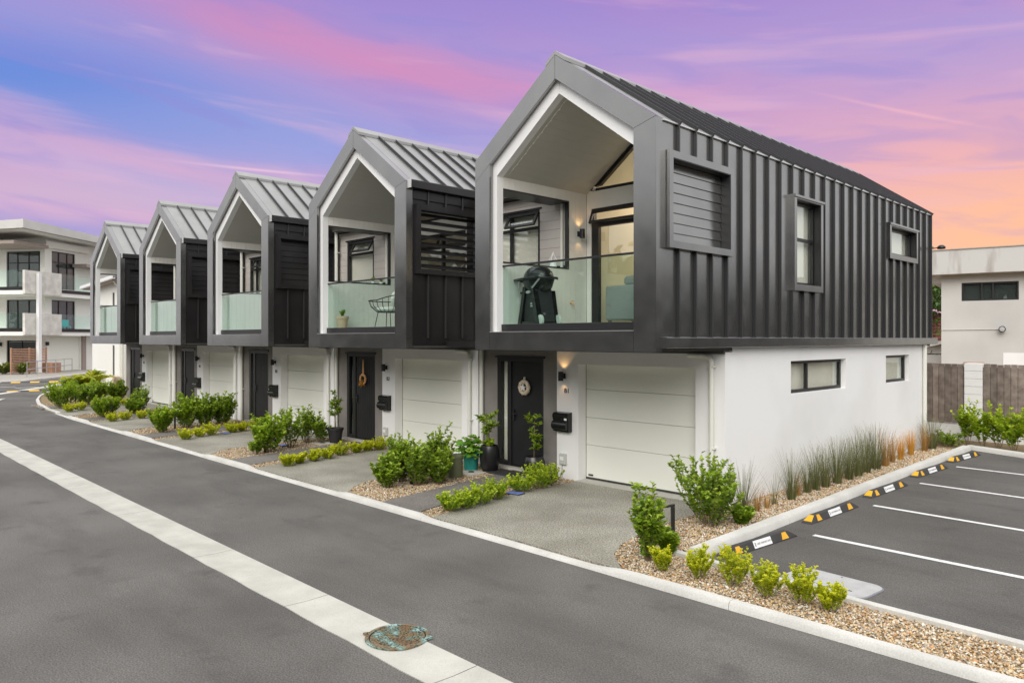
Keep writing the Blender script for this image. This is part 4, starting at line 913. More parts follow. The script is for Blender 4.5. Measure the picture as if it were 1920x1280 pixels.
# ------------------------------------------------------------------ pots, lids, bollards in the front beds
def pot_plant(name, label, loc, prof, potmat, soilz, soilr, plant, n=28):
    t = T(name, label, 'potted plant', loc)
    part(t, 'pot', potmat, lambda mb: mb.lathe(prof, n), smooth=40.)
    part(t, 'potting_soil', 'mulch', lambda mb: mb.lathe([(0, soilz + .01), (soilr, soilz)], 18))
    plant(t); return t
def small_tree(t, z0, h, crown, w, mat, leaf, n, stem=.014, lean=(0, 0)):
    mb = MB(); mb.sm = True
    mb.tube([(0, 0, z0), (lean[0] * .3, lean[1] * .3, z0 + h * .4), (lean[0], lean[1], z0 + h * .86)], [stem, stem * .8, stem * .4], 7)
    P, D = [], []
    for k in range(14):
        z = z0 + h - crown * random.random() ** .8; a = random.uniform(0, 6.28); f = (z - z0) / h; l = w * .5 * random.uniform(.5, 1)
        q0 = np.array([lean[0] * f, lean[1] * f, z - .06]); q1 = q0 + [math.cos(a) * l, math.sin(a) * l, l * .7]
        mb.tube([q0, q1], [.005, .002], 4, False); m_ = n // 14; u = NR.random(m_)[:, None]
        P.append(q0 + (q1 - q0) * (.25 + .8 * u)); az = NR.random(m_) * 6.28; D.append((q1 - q0) / l * .6 + np.stack([np.cos(az), np.sin(az), NR.normal(0, .4, m_)], 1) * .8)
    P, D = np.concatenate(P), np.concatenate(D)
    link('stem', mb.mesh('stem', 'bark'), t); link('foliage', leaves_mesh('foliage', P, D, leaf * NR.uniform(.7, 1.2, len(P)), leaf * .36, NR.random(len(P)), mat, droop=.3), t)
TALL = [(0, .004), (.14, 0), (.155, .02), (.19, .14), (.205, .28), (.195, .42), (.175, .50), (.16, .505), (.155, .49), (.17, .43), (0, .42)]
pot_plant('potted_plant', 'tall glossy black barrel pot with a sapling left of the B1 door', (-4.86, 1.36, .03), TALL, 'pot_black', .45, .165, lambda t: (small_tree(t, .45, .80, .55, .42, 'leaf_green', .10, 200, lean=(-.10, .0)), shrub('', '', '', None, .16, .34, 'leaf_bright', .07, 8, 14, parent=t, z0=.45)))
pot_plant('potted_plant', 'squat faceted black pot with a sapling right of the B1 door', (-3.80, 1.52, .03), [(0, .004), (.15, 0), (.21, .16), (.205, .30), (.17, .38), (.155, .385), (.16, .35), (0, .33)], 'pot_black', .345, .15, lambda t: small_tree(t, .34, .82, .62, .36, 'leaf_green', .11, 190, lean=(.02, 0)), n=9)
def hyd(t):
    mb = MB(); mb.sm = True; P, D, L_ = [], [], []
    for k in range(13):
        a = k * 2.4; r = .26 * math.sqrt(random.random()); tp = np.array([math.cos(a) * r, math.sin(a) * r, .30 + .40 * (1 - (r / .27) ** 2 * .6) * random.uniform(.75, 1.05)])
        mb.tube([(0, 0, .28), tuple(tp * .6 + [0, 0, .12]), tuple(tp)], [.007, .005, .004], 5, False)
        for z in range(3):
            for s_ in range(4):
                aa = s_ * 1.57 + z * .8 + random.random() * .4; P.append(tp - [0, 0, z * .10]); D.append([math.cos(aa), math.sin(aa), .35 - .12 * z]); L_.append(random.uniform(.12, .17) * (.62 if z == 0 else 1))
    link('stems', mb.mesh('stems', 'bark'), t); L_ = np.array(L_); link('foliage', leaves_mesh('foliage', P, D, L_, L_ * .74, NR.random(len(P)), 'leaf_hydrangea', fold=.16, droop=.28), t)
pot_plant('potted_plant', 'teal pot with a broad-leaved light green hydrangea by the olive drum', (-5.22, 1.18, .02), [(0, .004), (.125, 0), (.135, .02), (.16, .30), (.17, .31), (.172, .345), (.155, .345), (.15, .30), (0, .29)], 'pot_teal', .30, .15, hyd)
pot_plant('potted_plant', 'black nursery pot with a small leafy tree left of the B2 door', (-10.48, 1.26, .03), [(0, .004), (.14, 0), (.185, .30), (.20, .31), (.205, .37), (.19, .37), (.18, .31), (0, .30)], 'pot_plastic', .31, .175, lambda t: small_tree(t, .30, 1.02, .62, .46, 'leaf_green', .085, 420, lean=(-.04, 0)))
t = T('utility_drum', 'olive green lidded drum at the end of the bed by the B1 path', 'drum', (-4.86, .47, 0))
part(t, 'body', 'drum_green', lambda mb: mb.lathe([(0, 0), (.148, 0), (.148, .40), (0, .40)], 28), smooth=40.); part(t, 'lid', 'drum_green', lambda mb: mb.lathe([(0, .446), (.10, .445), (.145, .435), (.156, .42), (.156, .385), (.149, .385)], 28), smooth=40.)
def drain(label, x, y, rz=0.):
    t = T('drain_lid', label, 'drain lid', (x, y, 0), rz)
    pbox(t, 'slab', 'concrete', -.22, .22, -.2, .2, 0, .035, .006); part(t, 'cap', 'black_alu', lambda mb: mb.lathe([(0, .05), (.05, .048), (.065, .036)], 16), ('dcap',), smooth=True)
drain('white concrete drain lid with a black cap between teal and barrel pots', -4.98, .98); drain('white concrete drain lid under the black nursery pot', -10.62, .98)
def meter(label, x, y, rz):
    t = T('water_meter', label, 'water meter', (x, y, .0), rz); pbox(t, 'frame', 'black_alu', -.15, .15, -.10, .10, 0, .03, .004); pbox(t, 'lid', 'blue_lid', -.13, .13, -.085, .085, .0305, .045, .005)
meter('blue water meter lid in the low hedge beside the B1 driveway', -2.98, .22, R(8)); meter('blue water meter lid in the bed left of the B2 path', -10.95, .10, R(-5)); meter('pale blue meter lid in the low hedge of the third house', -14.2, .05, R(5))
def bollard(label, x, y, h, rz=0.):
    t = T('bollard_light', label, 'bollard light', (x, y, 0), rz, 'dark bollard lights in the beds')
    pbox(t, 'post', 'metal_dark', -.008, .04, -.022, .022, 0, h, .004)
    part(t, 'head', 'metal_dark', lambda mb: mb.prism([(-.17, h - .01), (.04, h + .03), (.04, h + .006), (-.16, h - .028)], -.022, .022), ('bh', h))
bollard('dark bent-top bollard light beside the narrow shrub at the driveway edge', .70, -.66, .54, R(46)); bollard('short dark bollard in the bed left of the B1 path', -4.92, -.52, .22); bollard('dark bollard in the bed left of the B2 path', -10.25, -.72, .22)
bollard('dark bollard among the shrubs left of the third path', -16.3, -.55, .42); bollard('dark bollard at the far shrub beside the fourth driveway', -20.6, -1.0, .45); bollard('dark bollard among the round shrubs by the kerb bend', -24.9, -1.0, .5)
ds = None
# ------------------------------------------------------------------ shrubs
SH = [  # label, x, y, h, w, kind
 ('large broad-leaved green bush at the white house corner', .42, .74, 1.14, 1.26, 'g'), ('narrow upright green shrub by the bent bollard light', .80, -1.30, 1.0, .38, 'g'),
 ('small leafy sprig at the foot of the bent bollard light', .82, -.92, .40, .26, 'g'), ('low dark plant behind the large corner bush', .68, 1.12, .30, .40, 'g'),
 ('rounded shrub at the kerb end of the bed left of the B1 path', -4.92, -1.02, .66, .55, 'g'), ('tall leafy shrub second in the bed left of the B1 path', -5.22, -.50, .98, .55, 'g'),
 ('dense shrub in the middle of the bed left of the B1 path', -4.72, -.50, .86, .62, 'g'), ('shrub with one tall sprig next to the olive drum', -4.80, .06, 1.08, .50, 'g'), ('broad dark shrub behind the short bollard left of the B1 path', -4.55, -.15, .70, .55, 'g'),
 ('thin young shrub at the kerb end of the bed left of the B2 path', -10.10, -1.0, .48, .26, 'g'), ('large bright shrub in the bed left of the B2 path', -10.2, -.60, .95, .74, 'b'),
 ('open-branched shrub in the middle of the bed left of the B2 path', -10.55, .08, .92, .62, 'g'), ('tall sparse shrub beside the black nursery pot', -11.1, .80, 1.02, .60, 'g'), ('sparse shrub just left of the black nursery pot', -10.75, 1.0, .80, .5, 'g'),
 ('bright shrub at the kerb end of the bed before the third path', -15.75, -1.1, .76, .62, 'b'), ('tall bright shrub behind the dark bollard before the third path', -16.35, -.2, 1.02, .78, 'b'),
 ('broad shrub in the middle of the bed before the third path', -16.3, .35, .98, .75, 'g'), ('spreading dark shrub near the third front door', -16.35, .85, .95, .8, 'g'),
 ('bright shrub by the kerb in front of the fourth house', -21.2, -1.0, .80, .95, 'b'), ('tall slender shrub near the garage of the fourth house', -22.3, .45, .98, .62, 'g'), ('low dark shrub behind the bright one before the fourth house', -21.9, .1, .55, .6, 'g'),
 ('big round green shrub at the kerb bend', -25.75, -1.2, 1.06, 1.15, 'b'), ('big dark-based shrub behind the round one at the kerb bend', -27.3, -.1, .98, 1.2, 'g'), ('leafy shrub in front of the low white wall', -29.2, .9, .85, 1.0, 'b'), ('upright sprigs of shrub in front of the tan meter box', -27.6, 1.2, .95, .8, 'g'), ('leafy shrub at the foot of the palm', -32.4, .8, .8, 1.1, 'b')]
for lb, x, y, h_, w_, kd in SH:
    mat = {'g': 'leaf_green', 'b': 'leaf_bright', 'o': 'leaf_olive'}[kd]; nearb = x > -6
    sparse = 'sparse' in lb or 'thin' in lb or 'open-branched' in lb or 'slender' in lb
    lf = .064 if nearb else .08
    if not nearb: h_, w_ = h_ * 1.1, w_ * 1.32
    elif x < -1: w_ *= 1.15
    shrub('broadleaf_shrub', lb, 'shrub', (x, y, 0), h_, w_, mat, lf, (7 if sparse else 15) + int(w_ * 11), 26 if sparse else 40, group='broad-leaved shrubs in the front beds', first=.2 if sparse else .12, twigs=3 if not sparse else 2, aspect=.58, newtop=.55)
LOWX = [('the B1 driveway', 0, [(-2.78, -1.36, .30), (-2.72, -1.06, .32), (-2.80, -.72, .37), (-2.90, -.28, .38), (-3.02, .40, .34), (-3.02, .85, .46), (-3.12, 1.18, .42)]),
        ('the B2 driveway', 1, [(-2.42, -1.22, .27), (-2.54, -.88, .24), (-2.60, -.52, .26), (-2.66, -.14, .29), (-2.86, .30, .32), (-2.98, .76, .26), (-3.02, 1.10, .26), (-2.96, 1.42, .32)]),
        ('the third driveway', 2, [(-2.2, -1.2, .30), (-2.48, -.72, .28), (-2.58, -.36, .34), (-2.76, .30, .32), (-2.84, .62, .28), (-2.9, 1.0, .3)]),
        ('the fourth driveway', 3, [(-2.3, -1.25, .32), (-2.5, -.8, .3), (-2.6, -.3, .3), (-2.8, .3, .3)]),
        ('the farthest driveway', 4, [(-1.0, -1.4, .32), (-1.4, -.95, .34), (-2.4, .9, .3), (-2.6, 1.3, .3)])]
NTH = ['first', 'second', 'third', 'fourth', 'fifth', 'sixth', 'seventh', 'eighth']
for who, k, pts in LOWX:
    for j_, (x, y, h_) in enumerate(pts):
        shrub('low_hedge_plant', '%s low bright hedge plant from the kerb beside %s' % (NTH[j_], who), 'hedge plant', (x - PITCH * k, y, 0), h_ * 1.12, h_ * 1.75, 'leaf_fresh' if j_ > 4 and k == 0 else 'leaf_lime' if k else 'leaf_fresh', .042, 24, 24, group='low hedge plants along the driveways', stemr=.003, first=.15, twigs=2, aspect=.6, newtop=.6)
for j_, (x, y, h_, w_) in enumerate([(1.15, -1.50, .33, .36), (1.56, -1.42, .42, .46), (1.97, -1.38, .50, .42), (2.36, -1.46, .44, .42), (2.70, -1.38, .42, .52), (2.98, -1.36, .32, .40)]):
    shrub('golden_shrub', '%s small golden-green shrub from the left in the pebble strip before the parking' % NTH[j_], 'shrub', (x, y, 0), h_, w_, 'leaf_lime', .030, 13, 40, group='golden shrubs in the pebble strip', stemr=.0025, first=.15, twigs=5, aspect=.62, newtop=.55)
GR = [(x_, y_, h__ * 1.14, w__, k__, b__) for x_, y_, h__, w__, k__, b__ in [(.44, 1.62, .76, .62, 'g', 120), (.46, 2.0, .38, .3, 'b', 70), (.48, 2.28, .28, .3, 'b', 60), (.42, 2.62, .5, .5, 'g', 26), (.46, 3.15, .74, .5, 'g', 170), (.40, 3.5, .4, .3, 'b', 60), (.40, 3.86, .60, .45, 'g', 150), (.40, 4.2, .68, .5, 'g', 170), (.42, 4.56, .72, .55, 'g', 190), (.43, 5.03, .78, .6, 'g', 200), (.42, 5.6, .74, .6, 'g', 190), (.40, 6.1, .82, .62, 'g', 200), (.36, 6.6, .82, .62, 'g', 200), (.36, 7.1, .86, .7, 'g', 210), (.36, 7.6, .72, .6, 'b', 160), (.30, 8.2, .55, .4, 'b', 150), (.30, 8.7, .5, .36, 'o', 200), (.22, 9.6, .52, .42, 'o', 260), (.26, 10.4, .60, .5, 'b', 180), (.26, 10.9, .80, .75, 'g', 240)]]
for j_, (x, y, h_, w_, kd, bl) in enumerate(GR):
    ordn = ['first', 'second', 'third', 'fourth', 'fifth', 'sixth', 'seventh', 'eighth', 'ninth', 'tenth', 'eleventh', 'twelfth', 'thirteenth', 'fourteenth', 'fifteenth', 'sixteenth', 'seventeenth', 'eighteenth', 'nineteenth', 'last'][j_]
    cn = {'g': 'wispy grey-green', 'b': 'low brown', 'o': 'dense orange'}[kd]
    grass('grass_clump', '%s grass clump along the white side wall from the corner bush, %s' % (ordn, cn), (x, y, 0), h_, w_, {'g': 'grass_green', 'b': 'grass_brown', 'o': 'grass_orange'}[kd], int(bl * .85), 'grasses along the side wall', lean=1.1 if kd == 'g' else .75)
# palm at the bend
pl = T('palm', 'low yellow-green palm by the kerb bend in front of the white house', 'palm', (-32.6, 1.35, 0))
mb = MB(); P_, D_, L_ = [], [], []
for k in range(16):
    a = k * 2.4; ln = random.uniform(1.1, 1.6); e = random.uniform(.45, 1.35)
    pts = [np.array([math.cos(a) * ln * u * math.cos(e), math.sin(a) * ln * u * math.cos(e), .35 + ln * (math.sin(e) * u - .35 * u * u)]) for u in np.linspace(0, 1, 9)]
    mb.tube(pts, .012, 4, False)
    for i_ in range(2, 9):
        d = pts[i_] - pts[i_ - 1]; sd = np.cross(d, [0, 0, 1.])
        for sg in (-1, 1):
            for rep in range(2): P_.append(pts[i_] - d * .5 * rep); D_.append(unit(sd) * sg * .8 + unit(d) * .7); L_.append(.48 * (1 - .05 * i_))
mb.tube([(0, 0, 0), (0, 0, .4)], [.14, .1], 8); link('stems', mb.mesh('stems', 'bark'), pl)
L_ = np.array(L_); link('fronds', leaves_mesh('fronds', np.array(P_), np.array(D_), L_, .08, NR.random(len(P_)), 'leaf_palm', droop=.3), pl)

# ------------------------------------------------------------------ pebbles (nobody could count them)
def in_poly(p, poly):
    x, y = p[:, 0], p[:, 1]; c = np.zeros(len(p), bool)
    for (x0, y0), (x1, y1) in zip(poly, poly[1:] + poly[:1]):
        c ^= ((y0 > y) != (y1 > y)) & (x < (x1 - x0) * (y - y0) / (y1 - y0 + 1e-12) + x0)
    return c
def scatter(poly, dens):
    a = np.array(poly); lo, hi = a.min(0), a.max(0); n = int(np.prod(hi - lo) * dens); p = lo + (hi - lo) * NR.random((n, 2)); return p[in_poly(p, poly)]
PEB = [(scatter([(.82, -1.78), (9, -1.78), (9, -1.36), (4.5, -1.10), (1.15, -.92), (.84, -.84)], 2300), 1.0),
       (scatter([(.80, -1.78), (.36, -1.38), (.14, -.95), (.02, -.3), (-.08, .7), (0, 1.86), (.02, 4.5), (.85, 4.5), (.98, -.70)], 1900), 1.0), (scatter([(.02, 4.5), (.02, 11.2), (.78, 11.2), (.85, 4.5)], 1100), 1.15)]
for k in range(5):
    dx = -PITCH * k; de = [1500, 900, 420, 160, 120][k]
    PEB.append((scatter([(x + dx, y) for x, y in ((-5.0, -1.78), (-5.42, -1.38), (-5.64, -.95), (-5.76, -.3), (-5.8, 1.85), (-4.64, 1.85), (-4.48, .8), (-4.24, -.6), (-4.04, -1.78))], de), 1 + .12 * k))
    PEB.append((scatter([(x + dx, y) for x, y in ((-3.03, -1.78), (-3.24, -.9), (-3.40, .4), (-3.58, 1.85), (-3.02, 1.85), (-3.02, .2), (-2.87, -.9), (-2.68, -1.78))], de), 1 + .12 * k))
ph = (1 + 5 ** .5) / 2
ICO = unit(np.array([(-1, ph, 0), (1, ph, 0), (-1, -ph, 0), (1, -ph, 0), (0, -1, ph), (0, 1, ph), (0, -1, -ph), (0, 1, -ph), (ph, 0, -1), (ph, 0, 1), (-ph, 0, -1), (-ph, 0, 1)], float))
ICF = np.array([(0, 11, 5), (0, 5, 1), (0, 1, 7), (0, 7, 10), (0, 10, 11), (1, 5, 9), (5, 11, 4), (11, 10, 2), (10, 7, 6), (7, 1, 8), (3, 9, 4), (3, 4, 2), (3, 2, 6), (3, 6, 8), (3, 8, 9), (4, 9, 5), (2, 4, 11), (6, 2, 10), (8, 6, 7), (9, 8, 1)])
pts = np.concatenate([p for p, _ in PEB]); scl = np.concatenate([np.full(len(p), s_) for p, s_ in PEB]); n = len(pts)
sz = np.stack([NR.uniform(.008, .020, n), NR.uniform(.007, .014, n), NR.uniform(.005, .010, n)], 1) * scl[:, None]
big = NR.random(n) < .04; sz[big] *= 1.6
a_ = NR.random(n) * 6.283; ca, sa = np.cos(a_), np.sin(a_); tilt = NR.normal(0, .35, n)
V = ICO[None] * sz[:, None, :]; V = V + NR.normal(0, .0012, V.shape)
Vz = V[..., 2] + V[..., 0] * tilt[:, None]
V = np.stack([V[..., 0] * ca[:, None] - V[..., 1] * sa[:, None] + pts[:, 0:1], V[..., 0] * sa[:, None] + V[..., 1] * ca[:, None] + pts[:, 1:2], Vz + .006 + NR.uniform(0, .014, n)[:, None]], 2).reshape(-1, 3)
PAL = np.array([(.60, .50, .36), (.52, .36, .19), (.70, .64, .54), (.38, .24, .12), (.30, .26, .21), (.66, .48, .26), (.78, .74, .66), (.44, .38, .30), (.55, .28, .12)])
cl = PAL[NR.choice(len(PAL), n, p=[.18, .19, .11, .11, .09, .15, .05, .07, .05])] * NR.uniform(.75, 1.1, (n, 1))
loops = (np.arange(n)[:, None, None] * 12 + ICF[None]).ravel()
peb = link('pebbles', np_mesh('pebbles', V, loops, np.full(n * 20, 3), 'pebble', smooth=True, colattr=np.repeat(np.concatenate([cl, np.ones((n, 1))], 1), 12, 0)))
peb['kind'] = 'stuff'; peb['label'] = 'tan and white river pebbles covering the planting beds'

# ------------------------------------------------------------------ road furniture
mh = T('manhole_cover', 'round rust and verdigris manhole cover on the concrete channel', 'manhole', (.51, -4.67, -.024), R(20))
part(mh, 'frame', 'casting', lambda mb: mb.lathe([(.252, .002), (.285, .002), (.285, .013), (.252, .013), (.252, .002)], 48))
part(mh, 'rim_gap', 'ink', lambda mb: mb.lathe([(0, .003), (.2525, .003)], 48))
part(mh, 'lid', 'casting', lambda mb: mb.lathe([(0, .013), (.235, .012), (.243, .006)], 48), smooth=40.)
def studs(mb):
    for r in np.arange(.05, .232, .026):
        m_ = int(2 * math.pi * r / .034)
        for k in range(m_):
            a = 2 * math.pi * k / m_ + r * 9; c, s_ = math.cos(a), math.sin(a); x, y = r * c, r * s_
            q = [(x + c * dx - s_ * dy, y + s_ * dx + c * dy) for dx, dy in ((-.008, -.012), (.008, -.012), (.008, .012), (-.008, .012))]; mb.prism(q, .012, .0185, 'z')
o = part(mh, 'tread_studs', 'casting', studs); o['kind'] = 'stuff'
for a in (R(195), R(20)): part(mh, 'lug', 'casting', lambda mb: mb.prism([(.284 * math.cos(a - .1), .284 * math.sin(a - .1)), (.325 * math.cos(a), .325 * math.sin(a)), (.284 * math.cos(a + .1), .284 * math.sin(a + .1))], .003, .02, 'z'))
part(mh, 'key_hole', 'ink', lambda mb: mb.lathe([(0, .0140), (.018, .0138)], 10))
sl = T('service_lid', 'large grey rounded service lid set in the parking asphalt', 'service lid', (2.60, -.47, -.011), R(-5))
def rrect(w, h_, r, n=6): return [(sx * (w / 2 - r) + r * math.cos(t_), sy * (h_ / 2 - r) + r * math.sin(t_)) for sx, sy, t0 in ((1, 1, 0), (-1, 1, 90), (-1, -1, 180), (1, -1, 270)) for t_ in [R(t0 + 90 * k / n) for k in range(n + 1)]]
part(sl, 'surround', 'ink_soft', lambda mb: mb.prism(rrect(.96, .60, .15), 0, .006, 'z')); part(sl, 'cover', 'lid_concrete', lambda mb: mb.prism(rrect(.93, .57, .14), .0065, .014, 'z'))
pbox(sl, 'nameplate', 'ink', .20, .29, -.135, -.115, .0145, .016)
for q, r_ in ((-.36, .21), (.0, .24)): pbox(sl, 'lift_hole', 'ink', q - .012, q + .012, r_ - .008, r_ + .008, .0145, .0155)
WS = [(1.30, -.38, 1.41, 1.02), (1.28, 1.85, 1.32, 3.50), (1.22, 4.24, 1.27, 5.93), (1.15, 6.80, 1.22, 8.42), (1.11, 9.28, 1.22, 10.75)]
for j_, (x0, y0, x1, y1) in enumerate(WS):
    ln = 1.62; mx, my = (x0 + x1) / 2, (y0 + y1) / 2
    t = T('wheel_stop', ['black and amber rubber wheel stop nearest the golden shrubs', 'second wheel stop from the golden shrubs, black and amber', 'middle one of the five black and amber wheel stops', 'second wheel stop from the rear fence, black and amber', 'black and amber wheel stop nearest the rear fence'][j_], 'wheel stop', (mx, my, -.012), math.atan2(y1 - y0, x1 - x0) - R(90), 'rubber wheel stops of the parking')
    def body(mb):
        secs = [(-.5, .35, 0), (-.49, .6, .022), (-.385, 1, .10), (.385, 1, .10), (.49, .6, .022), (.5, .35, 0)]
        for f, s_, h_ in secs:
            wb, wt = .075, .035 + .04 * (1 - min(1, h_ / .1)); h_ = max(h_, .004)
            for x, z in ((-wb, 0), (-wb, .012), (-wt, h_), (wt, h_), (wb, .012), (wb, 0)): mb.v.append((x, f * ln, min(z, h_) if abs(x) == wb else z))
        for i_ in range(len(secs) - 1):
            for e in range(6): a = i_ * 6 + e; b = i_ * 6 + (e + 1) % 6; mb.f.append((a, b, b + 6, a + 6))
        mb.f.append(tuple(range(6))); mb.f.append(tuple(range(30, 36)))
    part(t, 'body', 'rubber', body, ('ws', 1))
    # face slopes from (0.075, .012) to (0.035, .10); plates lie on it
    ang = math.atan2(.088, .04)
    def face(name, mat, pts, lift, key):      # pts: (along y, up the slope 0..1)
        nx, nz = math.sin(ang), math.cos(ang)
        part(t, name, mat, lambda mb: mb.add([(.075 - .04 * v + nx * l_, u, .012 + .088 * v + nz * l_) for l_ in (.0005, lift) for u, v in pts], [tuple(range(len(pts))), tuple(range(2 * len(pts) - 1, len(pts) - 1, -1))] + [(i_, i_ + len(pts), (i_ + 1) % len(pts) + len(pts), (i_ + 1) % len(pts)) for i_ in range(len(pts))]), key)
    face('reflector', 'amber', [(-.60, .05), (-.46, .05), (-.50, .96), (-.58, .96)], .004, ('ws', 2)); face('reflector', 'amber', [(.44, .05), (.60, .05), (.56, .96), (.47, .96)], .004, ('ws', 3))
    part(t, 'reflector', 'amber', lambda mb: mb.add([(-.058, -.775, .030), (.062, -.775, .030), (.034, -.645, .094), (-.03, -.645, .094), (-.058, -.777, .034), (.062, -.777, .034), (.034, -.648, .100), (-.03, -.648, .100)], [(0, 1, 2, 3), (4, 5, 6, 7), (0, 1, 5, 4), (1, 2, 6, 5), (2, 3, 7, 6), (3, 0, 4, 7)]), ('ws', 4))
    face('sign_plate', 'sign_white', [(-.20, .02), (.20, .02), (.20, 1.0), (-.20, 1.0)], .003, ('ws', 5))
    tm = text_mesh('CAFE PARKING ONLY', .034, 'ink', .0006)
    rot = Matrix(((0, -math.cos(ang), math.sin(ang)), (1, 0, 0), (0, math.sin(ang), math.cos(ang)))).to_euler()
    link('lettering', tm, t, (.055 + math.sin(ang) * .0035, .035, .056 + math.cos(ang) * .0035), rot)
    face('figure_icon', 'ink_soft', [(-.175, .25), (-.155, .25), (-.155, .75), (-.175, .75)], .0036, ('ws', 6))

# ------------------------------------------------------------------ balcony things
FZ = 2.842
bq = T('barbecue', 'black dome-lidded gas barbecue on a tapered cart on the B1 balcony', 'barbecue', (-2.86, .66, FZ), R(-18))
def dome(mb):
    for k in range(9):
        e = k / 8 * math.pi / 2
        for j in range(28):
            a = 2 * math.pi * j / 28; mb.v.append((.34 * math.cos(a) * math.cos(e) ** .8, .24 * math.sin(a) * math.cos(e) ** .8, .80 + .23 * math.sin(e)))
    for k in range(8):
        for j in range(28): mb.f.append((k * 28 + j, k * 28 + (j + 1) % 28, (k + 1) * 28 + (j + 1) % 28, (k + 1) * 28 + j))
part(bq, 'lid', 'enamel', dome, smooth=True)
part(bq, 'cook_box', 'enamel', lambda mb: mb.lathe([(.20, .56), (.30, .66), (.345, .785), (.345, .798)], 28, sy=.72), smooth=40.)
part(bq, 'lid_handle', 'black_alu', lambda mb: mb.tube([(-.36, -.20, .80), (-.34, -.29, .80), (0, -.33, .80), (.34, -.29, .80), (.36, -.20, .80)], .02, 8), smooth=True)
for sg in (-1, 1):
    part(bq, 'side_handle', 'black_alu', lambda mb: mb.tube([(sg * .30, -.2, .80), (sg * .43, -.12, .80), (sg * .43, .12, .80), (sg * .30, .2, .80)], .02, 8), smooth=True)
    part(bq, 'handle_strut', 'silver', lambda mb: mb.tube([(sg * .40, -.2, .78), (sg * .24, -.25, .64)], .014, 6))
    part(bq, 'front_leg', 'enamel', lambda mb: mb.prism([(sg * .13 - .05, .68), (sg * .13 + .05, .68), (sg * .33 + .065, .02), (sg * .33 - .055, .02)], -.21, -.12))
    part(bq, 'rear_leg', 'enamel', lambda mb: mb.prism([(sg * .20 - .03, .60), (sg * .20 + .03, .60), (sg * .33 + .04, .02), (sg * .33 - .04, .02)], .14, .20))
part(bq, 'cart_panel', 'pot_plastic', lambda mb: mb.prism([(-.17, .63), (.20, .63), (.34, .05), (-.20, .05)], -.17, .14))
part(bq, 'side_shelf', 'enamel', lambda mb: mb.box(-.44, -.2, -.14, .14, .575, .605))
part(bq, 'base_shelf', 'enamel', lambda mb: mb.box(-.36, .34, -.2, .2, .04, .08))
part(bq, 'wheel', 'grey_plastic', lambda mb: mb.lathe([(0, -.03), (.07, -.03), (.09, -.02), (.095, 0), (.09, .02), (0, .03)], 20, c=(.37, -.16, .095), axis='y'), smooth=40.)
part(bq, 'wheel', 'grey_plastic', lambda mb: mb.lathe([(0, -.03), (.09, -.02), (.095, 0), (.09, .02), (0, .03)], 20, c=(.37, .18, .095), axis='y'), smooth=40.)
part(bq, 'control_knob', 'silver', lambda mb: mb.lathe([(0, -.03), (.05, -.025), (.05, 0)], 16, c=(.02, -.19, .58), axis='y', sx=1.6, sy=.5))
pbox(bq, 'badge', 'silver', .04, .17, -.176, -.1705, .33, .40); link('badge_lettering', text_mesh('weber', .045, 'ink', .0006), bq, (.105, -.1775, .362), (R(90), 0, 0))
sf = T('sofa', 'grey-green fabric sofa just inside the B1 sliding door', 'sofa', (-2.02, 3.15, FZ), 0)
pbox(sf, 'backrest', 'sofa', -1.05, 1.2, -.42, -.20, .14, .80, .03); pbox(sf, 'seat', 'sofa', -1.05, 1.2, -.2, .45, .14, .42, .03); pbox(sf, 'cushion', 'sofa', -.70, .0, -.32, -.16, .80, .98, .05); pbox(sf, 'cushion', 'sofa', .2, .9, -.32, -.16, .78, .96, .05)
for a_, b_ in ((-1.0, -.38), (1.1, -.38), (-1.0, .38), (1.1, .38)): pbox(sf, 'leg', 'black_alu', a_, a_ + .05, b_, b_ + .05, 0, .138)
cl_ = T('ceiling_light', 'small lit downlight in the ceiling of the B1 living room', 'downlight', (-2.5, 4.2, zceil(-2.5) - .01))
part(cl_, 'ring', 'white_trim', lambda mb: mb.lathe([(.05, -.02), (.075, -.02), (.08, 0)], 16)); part(cl_, 'diffuser', 'down_glow', lambda mb: mb.lathe([(0, -.015), (.05, -.018)], 16))
pd = bpy.data.lights.new('room_light', 'POINT'); pd.energy = 42; pd.color = (1, .88, .70); pd.shadow_soft_size = .25
po = bpy.data.objects.new('room_light', pd); COL.objects.link(po); po.parent = cl_; po.location = (.5, .3, -.35)
# string lights along the gable ceiling edge
sg_ = T('string_lights', 'string of tiny white bulbs along the B1 balcony gable', 'string lights', (0, .30, 0))
cab = [(-3.22, 0, zceil(-3.22) - .03)] + [(x, 0, zceil(x) - .02 - .012 * (k % 2)) for k, x in enumerate(np.linspace(-3.1, -.6, 27))] + [(-.53, 0, zceil(-.53) - .03)]
part(sg_, 'cable', 'warm_white', lambda mb: mb.tube(cab, .003, 4))
for k in range(1, 28): part(sg_, 'bulb', 'warm_white', lambda mb: mb.lathe([(0, -.028), (.005, -.02), (.004, -.005), (0, 0)], 6), ('bulb',), loc=cab[k])
ln_ = T('lantern', 'small white wire lantern on the B1 balcony window ledge', 'lantern', (-3.40, 1.62, 3.932))
part(ln_, 'base', 'white_trim', lambda mb: mb.lathe([(0, 0), (.07, 0), (.07, .03), (.05, .12), (0, .12)], 12))
for k in range(6): part(ln_, 'wire', 'white_trim', lambda mb: mb.tube([(.06 * math.cos(k), .06 * math.sin(k), .1), (.07 * math.cos(k), .07 * math.sin(k), .17), (.02 * math.cos(k), .02 * math.sin(k), .25), (0, 0, .31)], .005, 5))
tp_ = T('garden_tap', 'small brass tap low on the B1 balcony wall', 'tap', (-3.298, 1.98, 3.30), R(90))
